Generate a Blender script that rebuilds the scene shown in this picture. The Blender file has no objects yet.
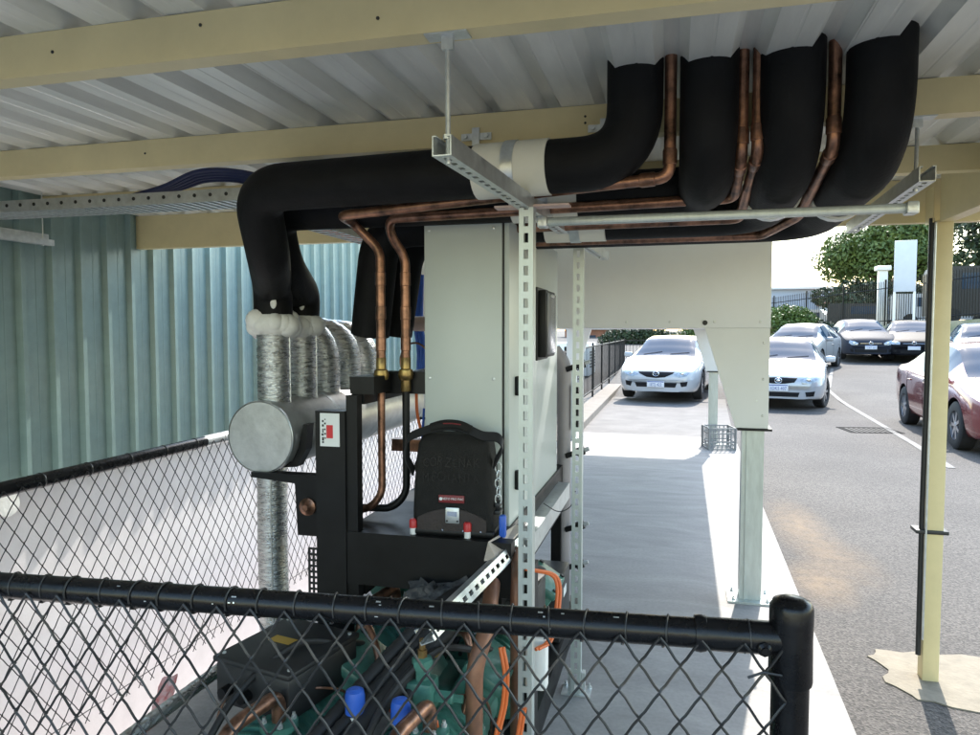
import bpy, bmesh, math, random
import numpy as np
from mathutils import Vector, Matrix
from mathutils.bvhtree import BVHTree

random.seed(7); RNG = np.random.default_rng(7)
R = math.radians; PI = math.pi
S = bpy.context.scene
COL = S.collection

# ------------------------------------------------------------------ camera
cd = bpy.data.cameras.new('camera'); cam = bpy.data.objects.new('camera', cd); COL.objects.link(cam)
cd.sensor_width = 36; cd.lens = 36 * 715 / 980; cd.clip_start = 0.05; cd.clip_end = 2000
cam.location = (0, 0, 1.52); cam.rotation_euler = (R(90) - math.atan(37.5 / 715), 0, R(14.5))
S.camera = cam
# ------------------------------------------------------------------ sky and sun
SUN_AZ, SUN_EL = R(9.5), R(44)          # azimuth to the right of +Y
w = bpy.data.worlds.new('World'); S.world = w; w.use_nodes = True
nt = w.node_tree; bg = nt.nodes['Background']
sk = nt.nodes.new('ShaderNodeTexSky'); sk.sky_type = 'NISHITA'; sk.sun_disc = False
sk.sun_elevation = SUN_EL; sk.sun_rotation = SUN_AZ; sk.air_density = 1.7; sk.dust_density = 1.0; sk.ozone_density = 1.8
nt.links.new(sk.outputs[0], bg.inputs[0]); bg.inputs[1].default_value = 0.15
sd = bpy.data.lights.new('sun', 'SUN'); sd.energy = 2.2; sd.angle = R(0.5); sd.color = (1, .95, .87)
sun = bpy.data.objects.new('sun', sd); COL.objects.link(sun); sun.location = (5, 30, 30)
sdir = Vector((math.sin(SUN_AZ) * math.cos(SUN_EL), math.cos(SUN_AZ) * math.cos(SUN_EL), math.sin(SUN_EL)))
sun.rotation_euler = sdir.to_track_quat('Z', 'Y').to_euler()
S.view_settings.view_transform = 'Standard'; S.view_settings.look = 'None'
S.view_settings.exposure = 2.05; S.view_settings.gamma = 1.0
S.cycles.max_bounces = 8; S.cycles.diffuse_bounces = 5; S.cycles.glossy_bounces = 4

# ------------------------------------------------------------------ materials
MATS = {}
def mat(name, col, rough=.5, metal=0., var=0., vscale=8., bump=0., bscale=60., col2=None, coat=0., stretch=None, rvar=0., emit=None, spec=.5, trans=0.):
    if name in MATS: return MATS[name]
    m = bpy.data.materials.new(name); m.use_nodes = True
    n = m.node_tree.nodes; l = m.node_tree.links; b = n['Principled BSDF']
    b.inputs['Base Color'].default_value = (*col, 1); b.inputs['Roughness'].default_value = rough
    b.inputs['Metallic'].default_value = metal; b.inputs['Specular IOR Level'].default_value = spec
    if coat: b.inputs['Coat Weight'].default_value = coat; b.inputs['Coat Roughness'].default_value = .04
    if trans: b.inputs['Transmission Weight'].default_value = trans
    tc = n.new('ShaderNodeTexCoord'); mp = n.new('ShaderNodeMapping'); l.new(tc.outputs['Object'], mp.inputs[0])
    if stretch: mp.inputs['Scale'].default_value = stretch
    if var or col2:
        nz = n.new('ShaderNodeTexNoise'); nz.inputs['Scale'].default_value = vscale; nz.inputs['Detail'].default_value = 6; nz.inputs['Roughness'].default_value = .65
        l.new(mp.outputs[0], nz.inputs['Vector'])
        rp = n.new('ShaderNodeValToRGB'); rp.color_ramp.elements[0].position = .3; rp.color_ramp.elements[1].position = .72
        c2 = col2 or tuple(c * (1 - var) for c in col)
        rp.color_ramp.elements[0].color = (*c2, 1)
        rp.color_ramp.elements[1].color = (*[min(1, c * (1 + var * .5)) for c in col], 1)
        l.new(nz.outputs[0], rp.inputs[0]); l.new(rp.outputs[0], b.inputs['Base Color'])
        if rvar:
            mr = n.new('ShaderNodeMapRange'); mr.inputs['To Min'].default_value = max(0, rough - rvar); mr.inputs['To Max'].default_value = min(1, rough + rvar)
            l.new(nz.outputs[0], mr.inputs[0]); l.new(mr.outputs[0], b.inputs['Roughness'])
    if bump:
        nb = n.new('ShaderNodeTexNoise'); nb.inputs['Scale'].default_value = bscale; nb.inputs['Detail'].default_value = 4
        l.new(mp.outputs[0], nb.inputs['Vector'])
        bp = n.new('ShaderNodeBump'); bp.inputs['Strength'].default_value = bump; bp.inputs['Distance'].default_value = .01
        l.new(nb.outputs[0], bp.inputs['Height']); l.new(bp.outputs[0], b.inputs['Normal'])
    MATS[name] = m
    return m

M_cream = mat('cream_paint', (.68, .575, .32), .45, var=.10, vscale=5, bump=.05, bscale=30)
M_roof = mat('zinc_sheet', (.78, .78, .72), .36, .15, var=.16, vscale=3.2, stretch=(3, .5, 3), rvar=.1)
M_green = mat('green_sheet', (.205, .295, .28), .30, var=.12, vscale=3, stretch=(3, 3, .5), rvar=.06)
M_plinth = mat('grey_render', (.66, .63, .635), .85, var=.10, vscale=5, bump=.1, bscale=80)
M_galv = mat('galvanised', (.62, .65, .65), .38, .75, var=.22, vscale=26, rvar=.12)
M_galvpost = mat('galvanised_post', (.50, .55, .54), .42, .55, var=.16, vscale=14, stretch=(3, 3, .6), rvar=.1)
M_foam = mat('black_foam', (.0065, .0068, .0075), .66, spec=.22, var=.4, vscale=12, bump=.12, bscale=90)
M_copper = mat('aged_copper', (.46, .235, .15), .36, .8, col2=(.055, .036, .028), vscale=19, rvar=.12)
M_brass = mat('aged_brass', (.48, .34, .12), .38, .85, col2=(.16, .10, .05), vscale=22)
M_foil = mat('foil_wrap', (.60, .61, .60), .28, .92, var=.5, vscale=18, bump=.55, bscale=38, stretch=(1, 1, 5), rvar=.12)
M_tank = mat('tank_cladding', (.60, .61, .60), .42, .8, var=.22, vscale=14, bump=.06, bscale=60, rvar=.1)
M_white = mat('white_foam_seal', (.78, .78, .75), .8, var=.08, vscale=20, bump=.4, bscale=25)
M_cab = mat('cabinet_paint', (.525, .57, .535), .36, var=.04, vscale=3)
M_cool = mat('cooler_paint', (.745, .765, .76), .42, var=.05, vscale=2.5)
M_blk = mat('black_steel', (.0075, .0078, .0082), .45, spec=.28, var=.4, vscale=12, rvar=.12)
M_blkpipe = mat('black_powdercoat', (.006, .006, .007), .28, spec=.3, var=.4, vscale=30, rvar=.1, bump=.08, bscale=50)
M_wire = mat('black_wire', (.02, .02, .021), .4)
M_rub = mat('black_rubber', (.018, .018, .019), .6, var=.3, vscale=20)
M_dk = mat('dark_plastic', (.020, .021, .022), .5, var=.25, vscale=14)
M_teal = mat('teal_casting', (.075, .225, .175), .36, var=.5, vscale=9, bump=.14, bscale=45, rvar=.1)
M_red = mat('red_plastic', (.55, .03, .03), .4, var=.15)
M_blue = mat('blue_plastic', (.03, .12, .55), .4, var=.15)
M_bluecable = mat('blue_cable', (.010, .016, .07), .45)
M_orange = mat('orange_cable', (.70, .16, .04), .45, var=.15)
M_whitep = mat('white_plastic', (.78, .78, .76), .4, var=.05)
M_pink = mat('pale_copper_wrap', (.62, .45, .40), .5, var=.2)
M_yel = mat('yellow_sticker', (.50, .30, .04), .5)
M_wood = mat('pale_timber', (.66, .55, .45), .7, var=.15, stretch=(1, 12, 1))
M_bag = mat('bag_nylon', (.017, .016, .0145), .8, spec=.25, var=.25, vscale=30, bump=.35, bscale=260)
M_bagb = mat('bag_base', (.035, .025, .022), .6, var=.25, vscale=25, bump=.2, bscale=120)
M_redlab = mat('red_label', (.20, .02, .022), .5)
M_grille = mat('grille_black', (.010, .010, .012), .6, spec=.2)
M_tyre = mat('tyre', (.02, .02, .021), .8, var=.3, vscale=20)
M_rim = mat('alloy', (.55, .55, .57), .3, .85)
M_glass = mat('car_glass', (.02, .045, .08), .06, 0, spec=.16)
M_lamp = mat('headlamp', (.42, .45, .48), .1, .3, coat=1., var=.5, vscale=14)
M_chrome = mat('chrome', (.72, .73, .75), .12, 1.)
M_plate = mat('plate_white', (.75, .76, .80), .4)
M_plblue = mat('plate_blue', (.05, .08, .30), .4)
M_line = mat('line_paint', (.20, .195, .185), .8, var=.4, vscale=6)
M_conc2 = mat('footing_concrete', (.26, .225, .17), .9, var=.25, vscale=9, bump=.3, bscale=50)
M_bark = mat('bark', (.12, .09, .06), .9, var=.4, vscale=8)
M_crate = mat('grey_crate', (.25, .26, .27), .5, var=.1)
M_brick = mat('far_brick', (.32, .15, .10), .9, var=.3, vscale=2)
M_shed = mat('pale_blue_steel', (.42, .48, .58), .5, var=.06)
M_signw = mat('sign_panel', (.62, .66, .74), .4, var=.12, vscale=.8)
M_screen = mat('screen_grey', (.14, .145, .15), .25)
M_label = mat('label_white', (.74, .76, .74), .45)
M_ink = mat('ink_black', (.015, .015, .016), .5)
M_redink = mat('ink_red', (.60, .03, .035), .5)
M_plas = mat('clear_plastic_wrap', (.10, .105, .11), .18, var=.6, vscale=20, bump=.8, bscale=30, spec=.8)
M_kerb = mat('kerb_concrete', (.22, .19, .16), .9, var=.2, vscale=4)
def leafmat(name, a, b):
    m = mat(name, a, .55, col2=b, vscale=1.1, spec=.3); return m
M_leaf = leafmat('tree_leaf', (.15, .20, .045), (.045, .08, .02))
M_leaf2 = leafmat('hedge_leaf', (.13, .19, .035), (.04, .075, .018))
M_leaf3 = leafmat('dark_leaf', (.045, .07, .025), (.018, .03, .014))

def asphalt():
    m = bpy.data.materials.new('asphalt'); m.use_nodes = True; n = m.node_tree.nodes; l = m.node_tree.links; b = n['Principled BSDF']
    tc = n.new('ShaderNodeTexCoord'); co = tc.outputs['Object']
    v = n.new('ShaderNodeTexVoronoi'); v.inputs['Scale'].default_value = 95; l.new(co, v.inputs['Vector'])
    rv = n.new('ShaderNodeValToRGB'); l.new(v.outputs['Color'], rv.inputs[0])
    rv.color_ramp.elements[0].color = (.030, .028, .0265, 1); rv.color_ramp.elements[1].color = (.135, .122, .113, 1)
    nz = n.new('ShaderNodeTexNoise'); nz.inputs['Scale'].default_value = .7; nz.inputs['Detail'].default_value = 7; l.new(co, nz.inputs['Vector'])
    r2 = n.new('ShaderNodeValToRGB'); r2.color_ramp.elements[0].position = .32; r2.color_ramp.elements[1].position = .7
    r2.color_ramp.elements[0].color = (.78, .76, .74, 1); r2.color_ramp.elements[1].color = (1.12, 1.1, 1.06, 1); l.new(nz.outputs[0], r2.inputs[0])
    mx = n.new('ShaderNodeMixRGB'); mx.blend_type = 'MULTIPLY'; mx.inputs[0].default_value = 1; l.new(rv.outputs[0], mx.inputs[1]); l.new(r2.outputs[0], mx.inputs[2])
    # rust coloured run-off stains beside the slab
    cur = mx.outputs[0]
    for (x, y, rx, ry, k) in ((1.02, 6.3, .28, 1.1, .8), (.92, 4.9, .24, .55, .85), (1.15, 5.4, .3, .7, .55)):
        mp = n.new('ShaderNodeMapping'); mp.inputs['Location'].default_value = (-x / rx, -y / ry, 0); mp.inputs['Scale'].default_value = (1 / rx, 1 / ry, 0); l.new(co, mp.inputs[0])
        gr = n.new('ShaderNodeTexGradient'); gr.gradient_type = 'SPHERICAL'; l.new(mp.outputs[0], gr.inputs[0])
        n2 = n.new('ShaderNodeTexNoise'); n2.inputs['Scale'].default_value = 9; n2.inputs['Detail'].default_value = 6; l.new(co, n2.inputs['Vector'])
        mm = n.new('ShaderNodeMath'); mm.operation = 'MULTIPLY'; l.new(gr.outputs[1], mm.inputs[0]); l.new(n2.outputs[0], mm.inputs[1])
        m3 = n.new('ShaderNodeMath'); m3.operation = 'MULTIPLY'; m3.use_clamp = True; m3.inputs[1].default_value = 1.2 * k; l.new(mm.outputs[0], m3.inputs[0])
        mo = n.new('ShaderNodeMixRGB'); l.new(m3.outputs[0], mo.inputs[0]); l.new(cur, mo.inputs[1]); mo.inputs[2].default_value = (.26, .175, .10, 1); cur = mo.outputs[0]
    l.new(cur, b.inputs['Base Color']); b.inputs['Roughness'].default_value = .9
    bp = n.new('ShaderNodeBump'); bp.inputs['Strength'].default_value = .55; bp.inputs['Distance'].default_value = .006; l.new(v.outputs['Distance'], bp.inputs['Height']); l.new(bp.outputs[0], b.inputs['Normal'])
    return m
def concrete():
    m = bpy.data.materials.new('slab_concrete'); m.use_nodes = True; n = m.node_tree.nodes; l = m.node_tree.links; b = n['Principled BSDF']
    tc = n.new('ShaderNodeTexCoord'); co = tc.outputs['Object']
    mp = n.new('ShaderNodeMapping'); mp.inputs['Scale'].default_value = (1.0, 2.6, 1); mp.inputs['Rotation'].default_value = (0, 0, .25); l.new(co, mp.inputs[0])
    nz = n.new('ShaderNodeTexNoise'); nz.inputs['Scale'].default_value = 1.6; nz.inputs['Detail'].default_value = 8; nz.inputs['Roughness'].default_value = .62; nz.inputs['Distortion'].default_value = 1.2; l.new(mp.outputs[0], nz.inputs['Vector'])
    rp = n.new('ShaderNodeValToRGB'); rp.color_ramp.elements[0].position = .3; rp.color_ramp.elements[1].position = .7
    rp.color_ramp.elements[0].color = (.235, .223, .213, 1); rp.color_ramp.elements[1].color = (.345, .327, .31, 1); l.new(nz.outputs[0], rp.inputs[0])
    n2 = n.new('ShaderNodeTexNoise'); n2.inputs['Scale'].default_value = 55; n2.inputs['Detail'].default_value = 3; l.new(co, n2.inputs['Vector'])
    r2 = n.new('ShaderNodeValToRGB'); r2.color_ramp.elements[0].position = .3; r2.color_ramp.elements[1].position = .6; r2.color_ramp.elements[0].color = (.88, .88, .88, 1); l.new(n2.outputs[0], r2.inputs[0])
    mx = n.new('ShaderNodeMixRGB'); mx.blend_type = 'MULTIPLY'; mx.inputs[0].default_value = 1; l.new(rp.outputs[0], mx.inputs[1]); l.new(r2.outputs[0], mx.inputs[2])
    l.new(mx.outputs[0], b.inputs['Base Color']); b.inputs['Roughness'].default_value = .75
    bp = n.new('ShaderNodeBump'); bp.inputs['Strength'].default_value = .15; bp.inputs['Distance'].default_value = .004; l.new(n2.outputs[0], bp.inputs['Height']); l.new(bp.outputs[0], b.inputs['Normal'])
    return m
M_dgrate = mat('grate_steel', (.055, .053, .05), 1.0, 0, var=.2, spec=.0)
M_asph = asphalt(); M_conc = concrete()

# ------------------------------------------------------------------ mesh builder
class MB:
    def __init__(s): s.v = []; s.f = []; s.sm = []
    def add(s, vs, fs, smooth=False):
        o = len(s.v); s.v += [tuple(float(c) for c in p) for p in vs]; s.f += [tuple(i + o for i in f) for f in fs]; s.sm += [smooth] * len(fs); return s
    def box(s, c, d, rot=None):
        hx, hy, hz = d[0] / 2, d[1] / 2, d[2] / 2
        p = [Vector((x * hx, y * hy, z * hz)) for x in (-1, 1) for y in (-1, 1) for z in (-1, 1)]
        if rot is not None: p = [rot @ q for q in p]
        p = [q + Vector(c) for q in p]
        return s.add(p, [(0, 1, 3, 2), (4, 6, 7, 5), (0, 4, 5, 1), (2, 3, 7, 6), (0, 2, 6, 4), (1, 5, 7, 3)])
    def bb(s, a, b):
        return s.box([(a[i] + b[i]) / 2 for i in range(3)], [abs(b[i] - a[i]) for i in range(3)])
    def rbox(s, c, d, r=.01, seg=2, rot=None, taper=None):
        bm = bmesh.new(); bmesh.ops.create_cube(bm, size=1)
        for q in bm.verts:
            k = 1
            if taper and q.co.z > 0: k = taper
            q.co = Vector((q.co.x * d[0] * k, q.co.y * d[1] * k, q.co.z * d[2]))
        bmesh.ops.bevel(bm, geom=bm.edges[:], offset=r, segments=seg, profile=.5, affect='EDGES')
        bm.verts.ensure_lookup_table(); bm.verts.index_update()
        vs = [(rot @ q.co if rot is not None else q.co) + Vector(c) for q in bm.verts]
        fs = [[q.index for q in f.verts] for f in bm.faces]; bm.free()
        return s.add(vs, fs, True)
    def tube(s, pts, r, seg=12, cap=True, smooth=True):
        pts = [Vector(p) for p in pts]; n = len(pts)
        rr = r if hasattr(r, '__len__') else [r] * n
        t = [(pts[min(i + 1, n - 1)] - pts[max(i - 1, 0)]).normalized() for i in range(n)]
        a = Vector((0, 0, 1)) if abs(t[0].z) < .9 else Vector((1, 0, 0))
        u = t[0].cross(a).normalized(); vs = []
        for i in range(n):
            u = (u - t[i] * u.dot(t[i])).normalized(); v = t[i].cross(u)
            vs += [pts[i] + (u * math.cos(2 * PI * k / seg) + v * math.sin(2 * PI * k / seg)) * rr[i] for k in range(seg)]
        fs = [(i * seg + k, i * seg + (k + 1) % seg, (i + 1) * seg + (k + 1) % seg, (i + 1) * seg + k) for i in range(n - 1) for k in range(seg)]
        s.add(vs, fs, smooth)
        if cap: s.add(vs[:seg], [tuple(range(seg))[::-1]]); s.add(vs[-seg:], [tuple(range(seg))])
        return s
    def cyl(s, a, b, r, seg=16, r2=None): return s.tube([a, b], [r, r if r2 is None else r2], seg)
    def lathe(s, prof, c=(0, 0, 0), seg=20, rot=None, cap=True):
        vs = []; n = len(prof)
        for (r, z) in prof:
            for k in range(seg):
                q = Vector((r * math.cos(2 * PI * k / seg), r * math.sin(2 * PI * k / seg), z))
                if rot is not None: q = rot @ q
                vs.append(q + Vector(c))
        s.add(vs, [(i * seg + k, i * seg + (k + 1) % seg, (i + 1) * seg + (k + 1) % seg, (i + 1) * seg + k) for i in range(n - 1) for k in range(seg)], True)
        if cap: s.add(vs[:seg], [tuple(range(seg))[::-1]]); s.add(vs[-seg:], [tuple(range(seg))])
        return s
    def prism(s, poly, axis, a, b):
        def P(p, t):
            if axis == 'x': return (t, p[0], p[1])
            if axis == 'y': return (p[0], t, p[1])
            return (p[0], p[1], t)
        n = len(poly)
        return s.add([P(p, a) for p in poly] + [P(p, b) for p in poly], [tuple(range(n)), tuple(range(n, 2 * n))[::-1]] + [(i, (i + 1) % n, n + (i + 1) % n, n + i) for i in range(n)])
    def ball(s, c, d, seg=14, rings=8, jit=0):
        prof = [(max(.02, math.sin(PI * i / rings)), -math.cos(PI * i / rings)) for i in range(rings + 1)]; vs = []
        for (r, z) in prof:
            for k in range(seg):
                j = 1 + random.uniform(-jit, jit)
                vs.append((c[0] + d[0] * r * math.cos(2 * PI * k / seg) * j, c[1] + d[1] * r * math.sin(2 * PI * k / seg) * j, c[2] + d[2] * z * j))
        return s.add(vs, [(i * seg + k, i * seg + (k + 1) % seg, (i + 1) * seg + (k + 1) % seg, (i + 1) * seg + k) for i in range(rings) for k in range(seg)], True)
    def mesh(s, name='m'):
        me = bpy.data.meshes.new(name); me.from_pydata(s.v, [], s.f)
        bm = bmesh.new(); bm.from_mesh(me)
        sm = s.sm
        for i, f in enumerate(bm.faces): f.smooth = sm[i]
        bmesh.ops.recalc_face_normals(bm, faces=bm.faces[:]); bm.to_mesh(me); bm.free(); me.update()
        if any(sm): me.set_sharp_from_angle(angle=R(42))
        return me
    def build(s, name, m, parent=None, **k):
        me = s.mesh(name); me.materials.append(m); return link(name, me, parent, **k)

def link(name, me, parent=None, label=None, cat=None, group=None, kind=None, loc=None, rz=None):
    o = bpy.data.objects.new(name, me); COL.objects.link(o)
    if parent is not None: o.parent = parent
    if label: o['label'] = label
    if cat: o['category'] = cat
    if group: o['group'] = group
    if kind: o['kind'] = kind
    if loc is not None: o.location = loc
    if rz is not None: o.rotation_euler = (0, 0, rz)
    return o
def thing(name, label, cat, loc=(0, 0, 0), rz=0, group=None):
    return link(name, None, None, label, cat, group, loc=loc, rz=rz)
def part(name, me, parent, loc=(0, 0, 0), rot=None, kind=None):
    o = link(name, me, parent, loc=loc, kind=kind)
    if rot is not None: o.rotation_euler = rot
    return o
def fillet(pts, r, n=8):
    pts = [Vector(p) for p in pts]; out = [pts[0]]
    for i in range(1, len(pts) - 1):
        a, b, c = pts[i - 1], pts[i], pts[i + 1]; rr = r[i - 1] if hasattr(r, '__len__') else r
        d1, d2 = (a - b), (c - b); k = min(rr, d1.length * .49, d2.length * .49)
        p, q = b + d1.normalized() * k, b + d2.normalized() * k
        for j in range(n + 1):
            t = j / n; out.append(p * (1 - t) ** 2 + b * 2 * t * (1 - t) + q * t * t)
    out.append(pts[-1]); return out
def spline(pts, n=10):
    P = np.array(pts, float); out = []
    P = np.vstack([2 * P[0] - P[1], P, 2 * P[-1] - P[-2]])
    for i in range(1, len(P) - 2):
        for j in range(n):
            t = j / n; a, b, c, d = P[i - 1:i + 3]
            out.append(.5 * (2 * b + (c - a) * t + (2 * a - 5 * b + 4 * c - d) * t * t + (3 * b - a - 3 * c + d) * t ** 3))
    out.append(P[-2]); return out
def text(name, s, size, m, parent, loc, rot, ext=.0004, align='CENTER', xs=1.):
    c = bpy.data.curves.new(name, 'FONT'); c.body = s; c.size = size; c.extrude = ext; c.align_x = align; c.align_y = 'CENTER'; c.materials.append(m); c.space_character = 1.0
    tmp = bpy.data.objects.new('tmp', c); COL.objects.link(tmp); c.resolution_u = 2
    me = bpy.data.meshes.new_from_object(tmp.evaluated_get(bpy.context.evaluated_depsgraph_get())); bpy.data.objects.remove(tmp, do_unlink=True)
    o = link(name, me, parent, loc=loc); o.rotation_euler = rot; o.scale = (xs, 1, 1); return o

# ================================================================== SETTING
def gz(y): return -.1 + .045 * min(max(0, y - 17.5), 26)
mb = MB(); ys = [-12, 0, 6, 12, 17.5, 20, 24, 28, 32, 36, 43.5, 60, 120, 400]; xs = [-200, -40, -3.45, -1.99, 0, 4, 10, 40, 200]
vs = [(x, y, gz(y)) for y in ys for x in xs]; nx = len(xs)
mb.add(vs, [(j * nx + i, j * nx + i + 1, (j + 1) * nx + i + 1, (j + 1) * nx + i) for j in range(len(ys) - 1) for i in range(nx - 1) if not (i == 2 and j < 4)], True)
mb.build('ground', M_asph, kind='structure', label='worn grey asphalt of the car park')
MB().bb((-3.45, -12, -1.3), (-1.99, 17.5, -1.0)).bb((-3.45, 17.5, -1.3), (-1.99, 17.7, -.101)).build('sunken_strip', M_plinth, kind='structure', label='sunken pale concrete strip between the fence and green wall')
mb = MB(); mb.prism([(-1.975, -9), (6.5, -9), (6.5, -1.2), (.60, -1.2), (.83, 10.5), (-1.45, 10.6), (-1.975, 10.6)], 'z', -1.2, 0)  # wide area behind the camera is unseen, added to bounce sunlight forward
mb.build('concrete_slab', M_conc, kind='structure', label='pale grey concrete slab under the plant and cooler')
M_apron = mat('apron_concrete', (.165, .15, .138), .9, var=.25, vscale=2.2, bump=.15, bscale=60)
MB().prism([(-1.42, 10.6), (.84, 10.5), (1.15, 17.45), (-1.42, 17.45)], 'z', -.12, -.094).build('apron', M_apron, kind='structure', label='light concrete apron between the slab and white sedan')
# footing patch round the carport post
pts = [(.95, 3.84), (1.02, 3.92), (1.2, 3.93), (1.5, 3.95), (1.8, 3.85), (1.85, 3.5), (1.6, 3.40), (1.25, 3.36), (1.04, 3.43), (.97, 3.56), (.99, 3.7)]
pp = []
for i in range(len(pts)):
    a, b = pts[i], pts[(i + 1) % len(pts)]
    for t in (0, .33, .66): pp.append((a[0] * (1 - t) + b[0] * t + random.uniform(-.02, .02), a[1] * (1 - t) + b[1] * t + random.uniform(-.02, .02)))
MB().prism(pp, 'z', -.12, -.094).build('footing_pad', M_conc2, kind='structure', label='rough sandy concrete footing round the carport post')
# parking bay lines
for i, (a, b) in enumerate((((3.80, 20), (3.30, 11.2)), ((3.3, 11.2), (3.16, 9.4)), ((5.0, 25.5), (3.9, 20.2)))):
    d = Vector((b[0] - a[0], b[1] - a[1])).normalized(); nrm = Vector((-d.y, d.x)) * .045
    m2 = MB(); N = 8; L = []
    for k in range(N + 1):
        t = k / N; x = a[0] + (b[0] - a[0]) * t; y = a[1] + (b[1] - a[1]) * t
        L += [(x - nrm.x, y - nrm.y, gz(y) + .006), (x + nrm.x, y + nrm.y, gz(y) + .006)]
    m2.add(L, [(2 * k, 2 * k + 1, 2 * k + 3, 2 * k + 2) for k in range(N)])
    m2.build('parking_line', M_line, kind='structure', label='faded white parking bay line on asphalt')
# drain grate
dg = thing('drain_grate', 'rectangular dark steel drain grate set in the asphalt', 'drain grate', (3.06, 12.66, -.1), R(8))
MB().bb((-.36, -.30, -.03), (.36, .30, .001)).build('pit', M_grille, dg)
fr = MB(); fr.bb((-.40, -.34, -.02), (.40, -.30, .006)).bb((-.40, .30, -.02), (.40, .34, .006)).bb((-.40, -.298, -.02), (-.36, .298, .006)).bb((.36, -.298, -.02), (.40, .298, .006)); fr.build('frame', M_dgrate, dg)
bar = MB().bb((-.017, -.298, -.02), (.017, .298, .006)).mesh('bar'); bar.materials.append(M_dgrate)
for k in range(9): part('bar', bar, dg, (-.32 + k * .08, 0, 0))
# kerb beneath the railing beside the white sedan
MB().bb((-1.95, 9.6, -.15), (-1.42, 27, .02)).build('kerb', M_kerb, kind='structure', label='beige concrete kerb below black railing')

# ================================================================== CARPORT
cp = thing('carport', 'cream steel carport with corrugated zinc roof over the plant', 'carport')
X0, X1, Y0, Y1, ZP = -3.395, 1.42, .05, 4.12, 2.22
PITCH = .19
def sheetprofile(n, wall=False):
    pr = []
    if wall:
        for i in range(n):
            b = i * PITCH; pr += [(b, 0), (b + .068, .0), (b + .071, .0012), (b + .075, .0012), (b + .078, 0), (b + .138, 0), (b + .150, .029), (b + .176, .029)]
        pr.append((n * PITCH + .006, 0)); return pr
    for i in range(n):
        b = i * PITCH
        pr += [(b, 0), (b + .052, .0), (b + .055, .0014), (b + .059, .0014), (b + .062, .0), (b + .104, 0), (b + .128, .038), (b + .166, .038)]
    pr.append((n * PITCH + .006, 0)); return pr
def sheet(n, length, thick=.0012, wall=False):
    pr = sheetprofile(n, wall); k = len(pr); m = MB()
    vs = [(x, y, z) for y in (0, length) for (x, z) in pr] + [(x, y, z + thick) for y in (0, length) for (x, z) in pr]
    fs = []
    for i in range(k - 1):
        fs += [(i, i + 1, k + i + 1, k + i), (2 * k + i, 3 * k + i, 3 * k + i + 1, 2 * k + i + 1), (i, 2 * k + i, 2 * k + i + 1, i + 1), (k + i, k + i + 1, 3 * k + i + 1, 3 * k + i)]
    fs += [(0, k, 3 * k, 2 * k), (k - 1, 3 * k - 1, 4 * k - 1, 2 * k - 1)]
    m.add(vs, fs); me = m.mesh('roof_sheet'); return me
rs = sheet(4, Y1 - Y0); rs.materials.append(M_roof)
# the pipes rise through the sheets at X -0.2..0.6, Y about 2.1: those sheets are cut short of the opening
ncol = int((X1 - X0) / (4 * PITCH)) + 1
for i in range(ncol):
    part('roof_sheet', rs, cp, (X0 + i * 4 * PITCH, Y0, ZP + .0016 * (i % 2)))
purlin = lambda z0, z1, dy, m=M_cream: None
def cpurlin(y, z0, z1, name='purlin', x0=X0, x1=X1):
    m = MB(); t = .004
    m.bb((x0, y, z0), (x1, y + t, z1)).bb((x0, y + t, z0), (x1, y + .055, z0 + t)).bb((x0, y + t, z1 - t), (x1, y + .055, z1)).bb((x0, y + .055 - t, z0 + t), (x1, y + .055, z0 + .016))
    return m.build(name, M_cream, cp)
for y in (.10, .75, 1.40, 2.27, 3.08): cpurlin(y, 2.12, ZP - .001)
cpurlin(3.76, 2.02, ZP - .001, 'end_beam')
MB().bb((1.13, .07, 2.0), (1.19, 3.60, ZP - .003)).build('side_beam', M_cream, cp)
MB().bb((-3.28, .07, 2.0), (-3.24, 3.75, 2.12)).build('wall_beam', M_blk, cp)
g = MB(); g.prism([(1.43, 2.10), (1.56, 2.10), (1.56, 2.25), (1.55, 2.25), (1.55, 2.11), (1.44, 2.11), (1.44, 2.21), (1.43, 2.21)], 'y', Y0, Y1); g.build('gutter', M_dk, cp)
# screws in the purlins
sc = MB().lathe([(.004, 0), (.004, .002), (.002, .003)], seg=6).mesh('screw'); sc.materials.append(M_dk)
for (x, y, z) in ((-1.42, 1.40, 2.17), (-1.02, 1.40, 2.19), (-.6, 1.40, 2.16), (-.2, 1.40, 2.18), (-.28, 2.27, 2.185), (-.28, 2.27, 2.165), (-1.9, 2.27, 2.17)):
    part('screw', sc, cp, (x, y, z), (R(90), 0, 0))
def postmesh(p):
    MB().rbox((0, 0, 1.06), (.09, .09, 2.32), .006).build('post', M_cream, p)
px = MB().rbox((1.158, 3.65, .95), (.07, .07, 2.12), .005); px.build('post', M_cream, cp)
MB().bb((1.108, 3.612, 2.0), (1.112, 3.72, 2.16)).build('cleat', M_cream, cp)
cpb = MB(); cpb.rbox((1.16, .13, .95), (.092, .092, 2.12), .006); cpb.build('post', M_cream, cp)
# conduit beside the post
cdt = thing('conduit', 'thin grey conduit clipped to the left of the cream post', 'conduit')
MB().tube([(1.108, 3.63, 2.02), (1.108, 3.63, 1.2), (1.106, 3.63, .7), (1.108, 3.63, .02)], .011, 10).build('conduit_pipe', M_dk, cdt)
MB().tube([(1.118, 3.608, 2.0), (1.118, 3.608, .1)], .005, 8).build('cable', M_galv, cdt)
MB().rbox((1.145, 3.65, .60), (.135, .09, .018), .004).build('band', M_dk, cdt)

# ================================================================== GREEN WALL
gw = thing('green_wall', 'tall green corrugated steel wall with grey base, left of the plant', 'wall')
gs = sheet(4, 1.95, wall=True); gs.materials.append(M_green)
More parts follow.
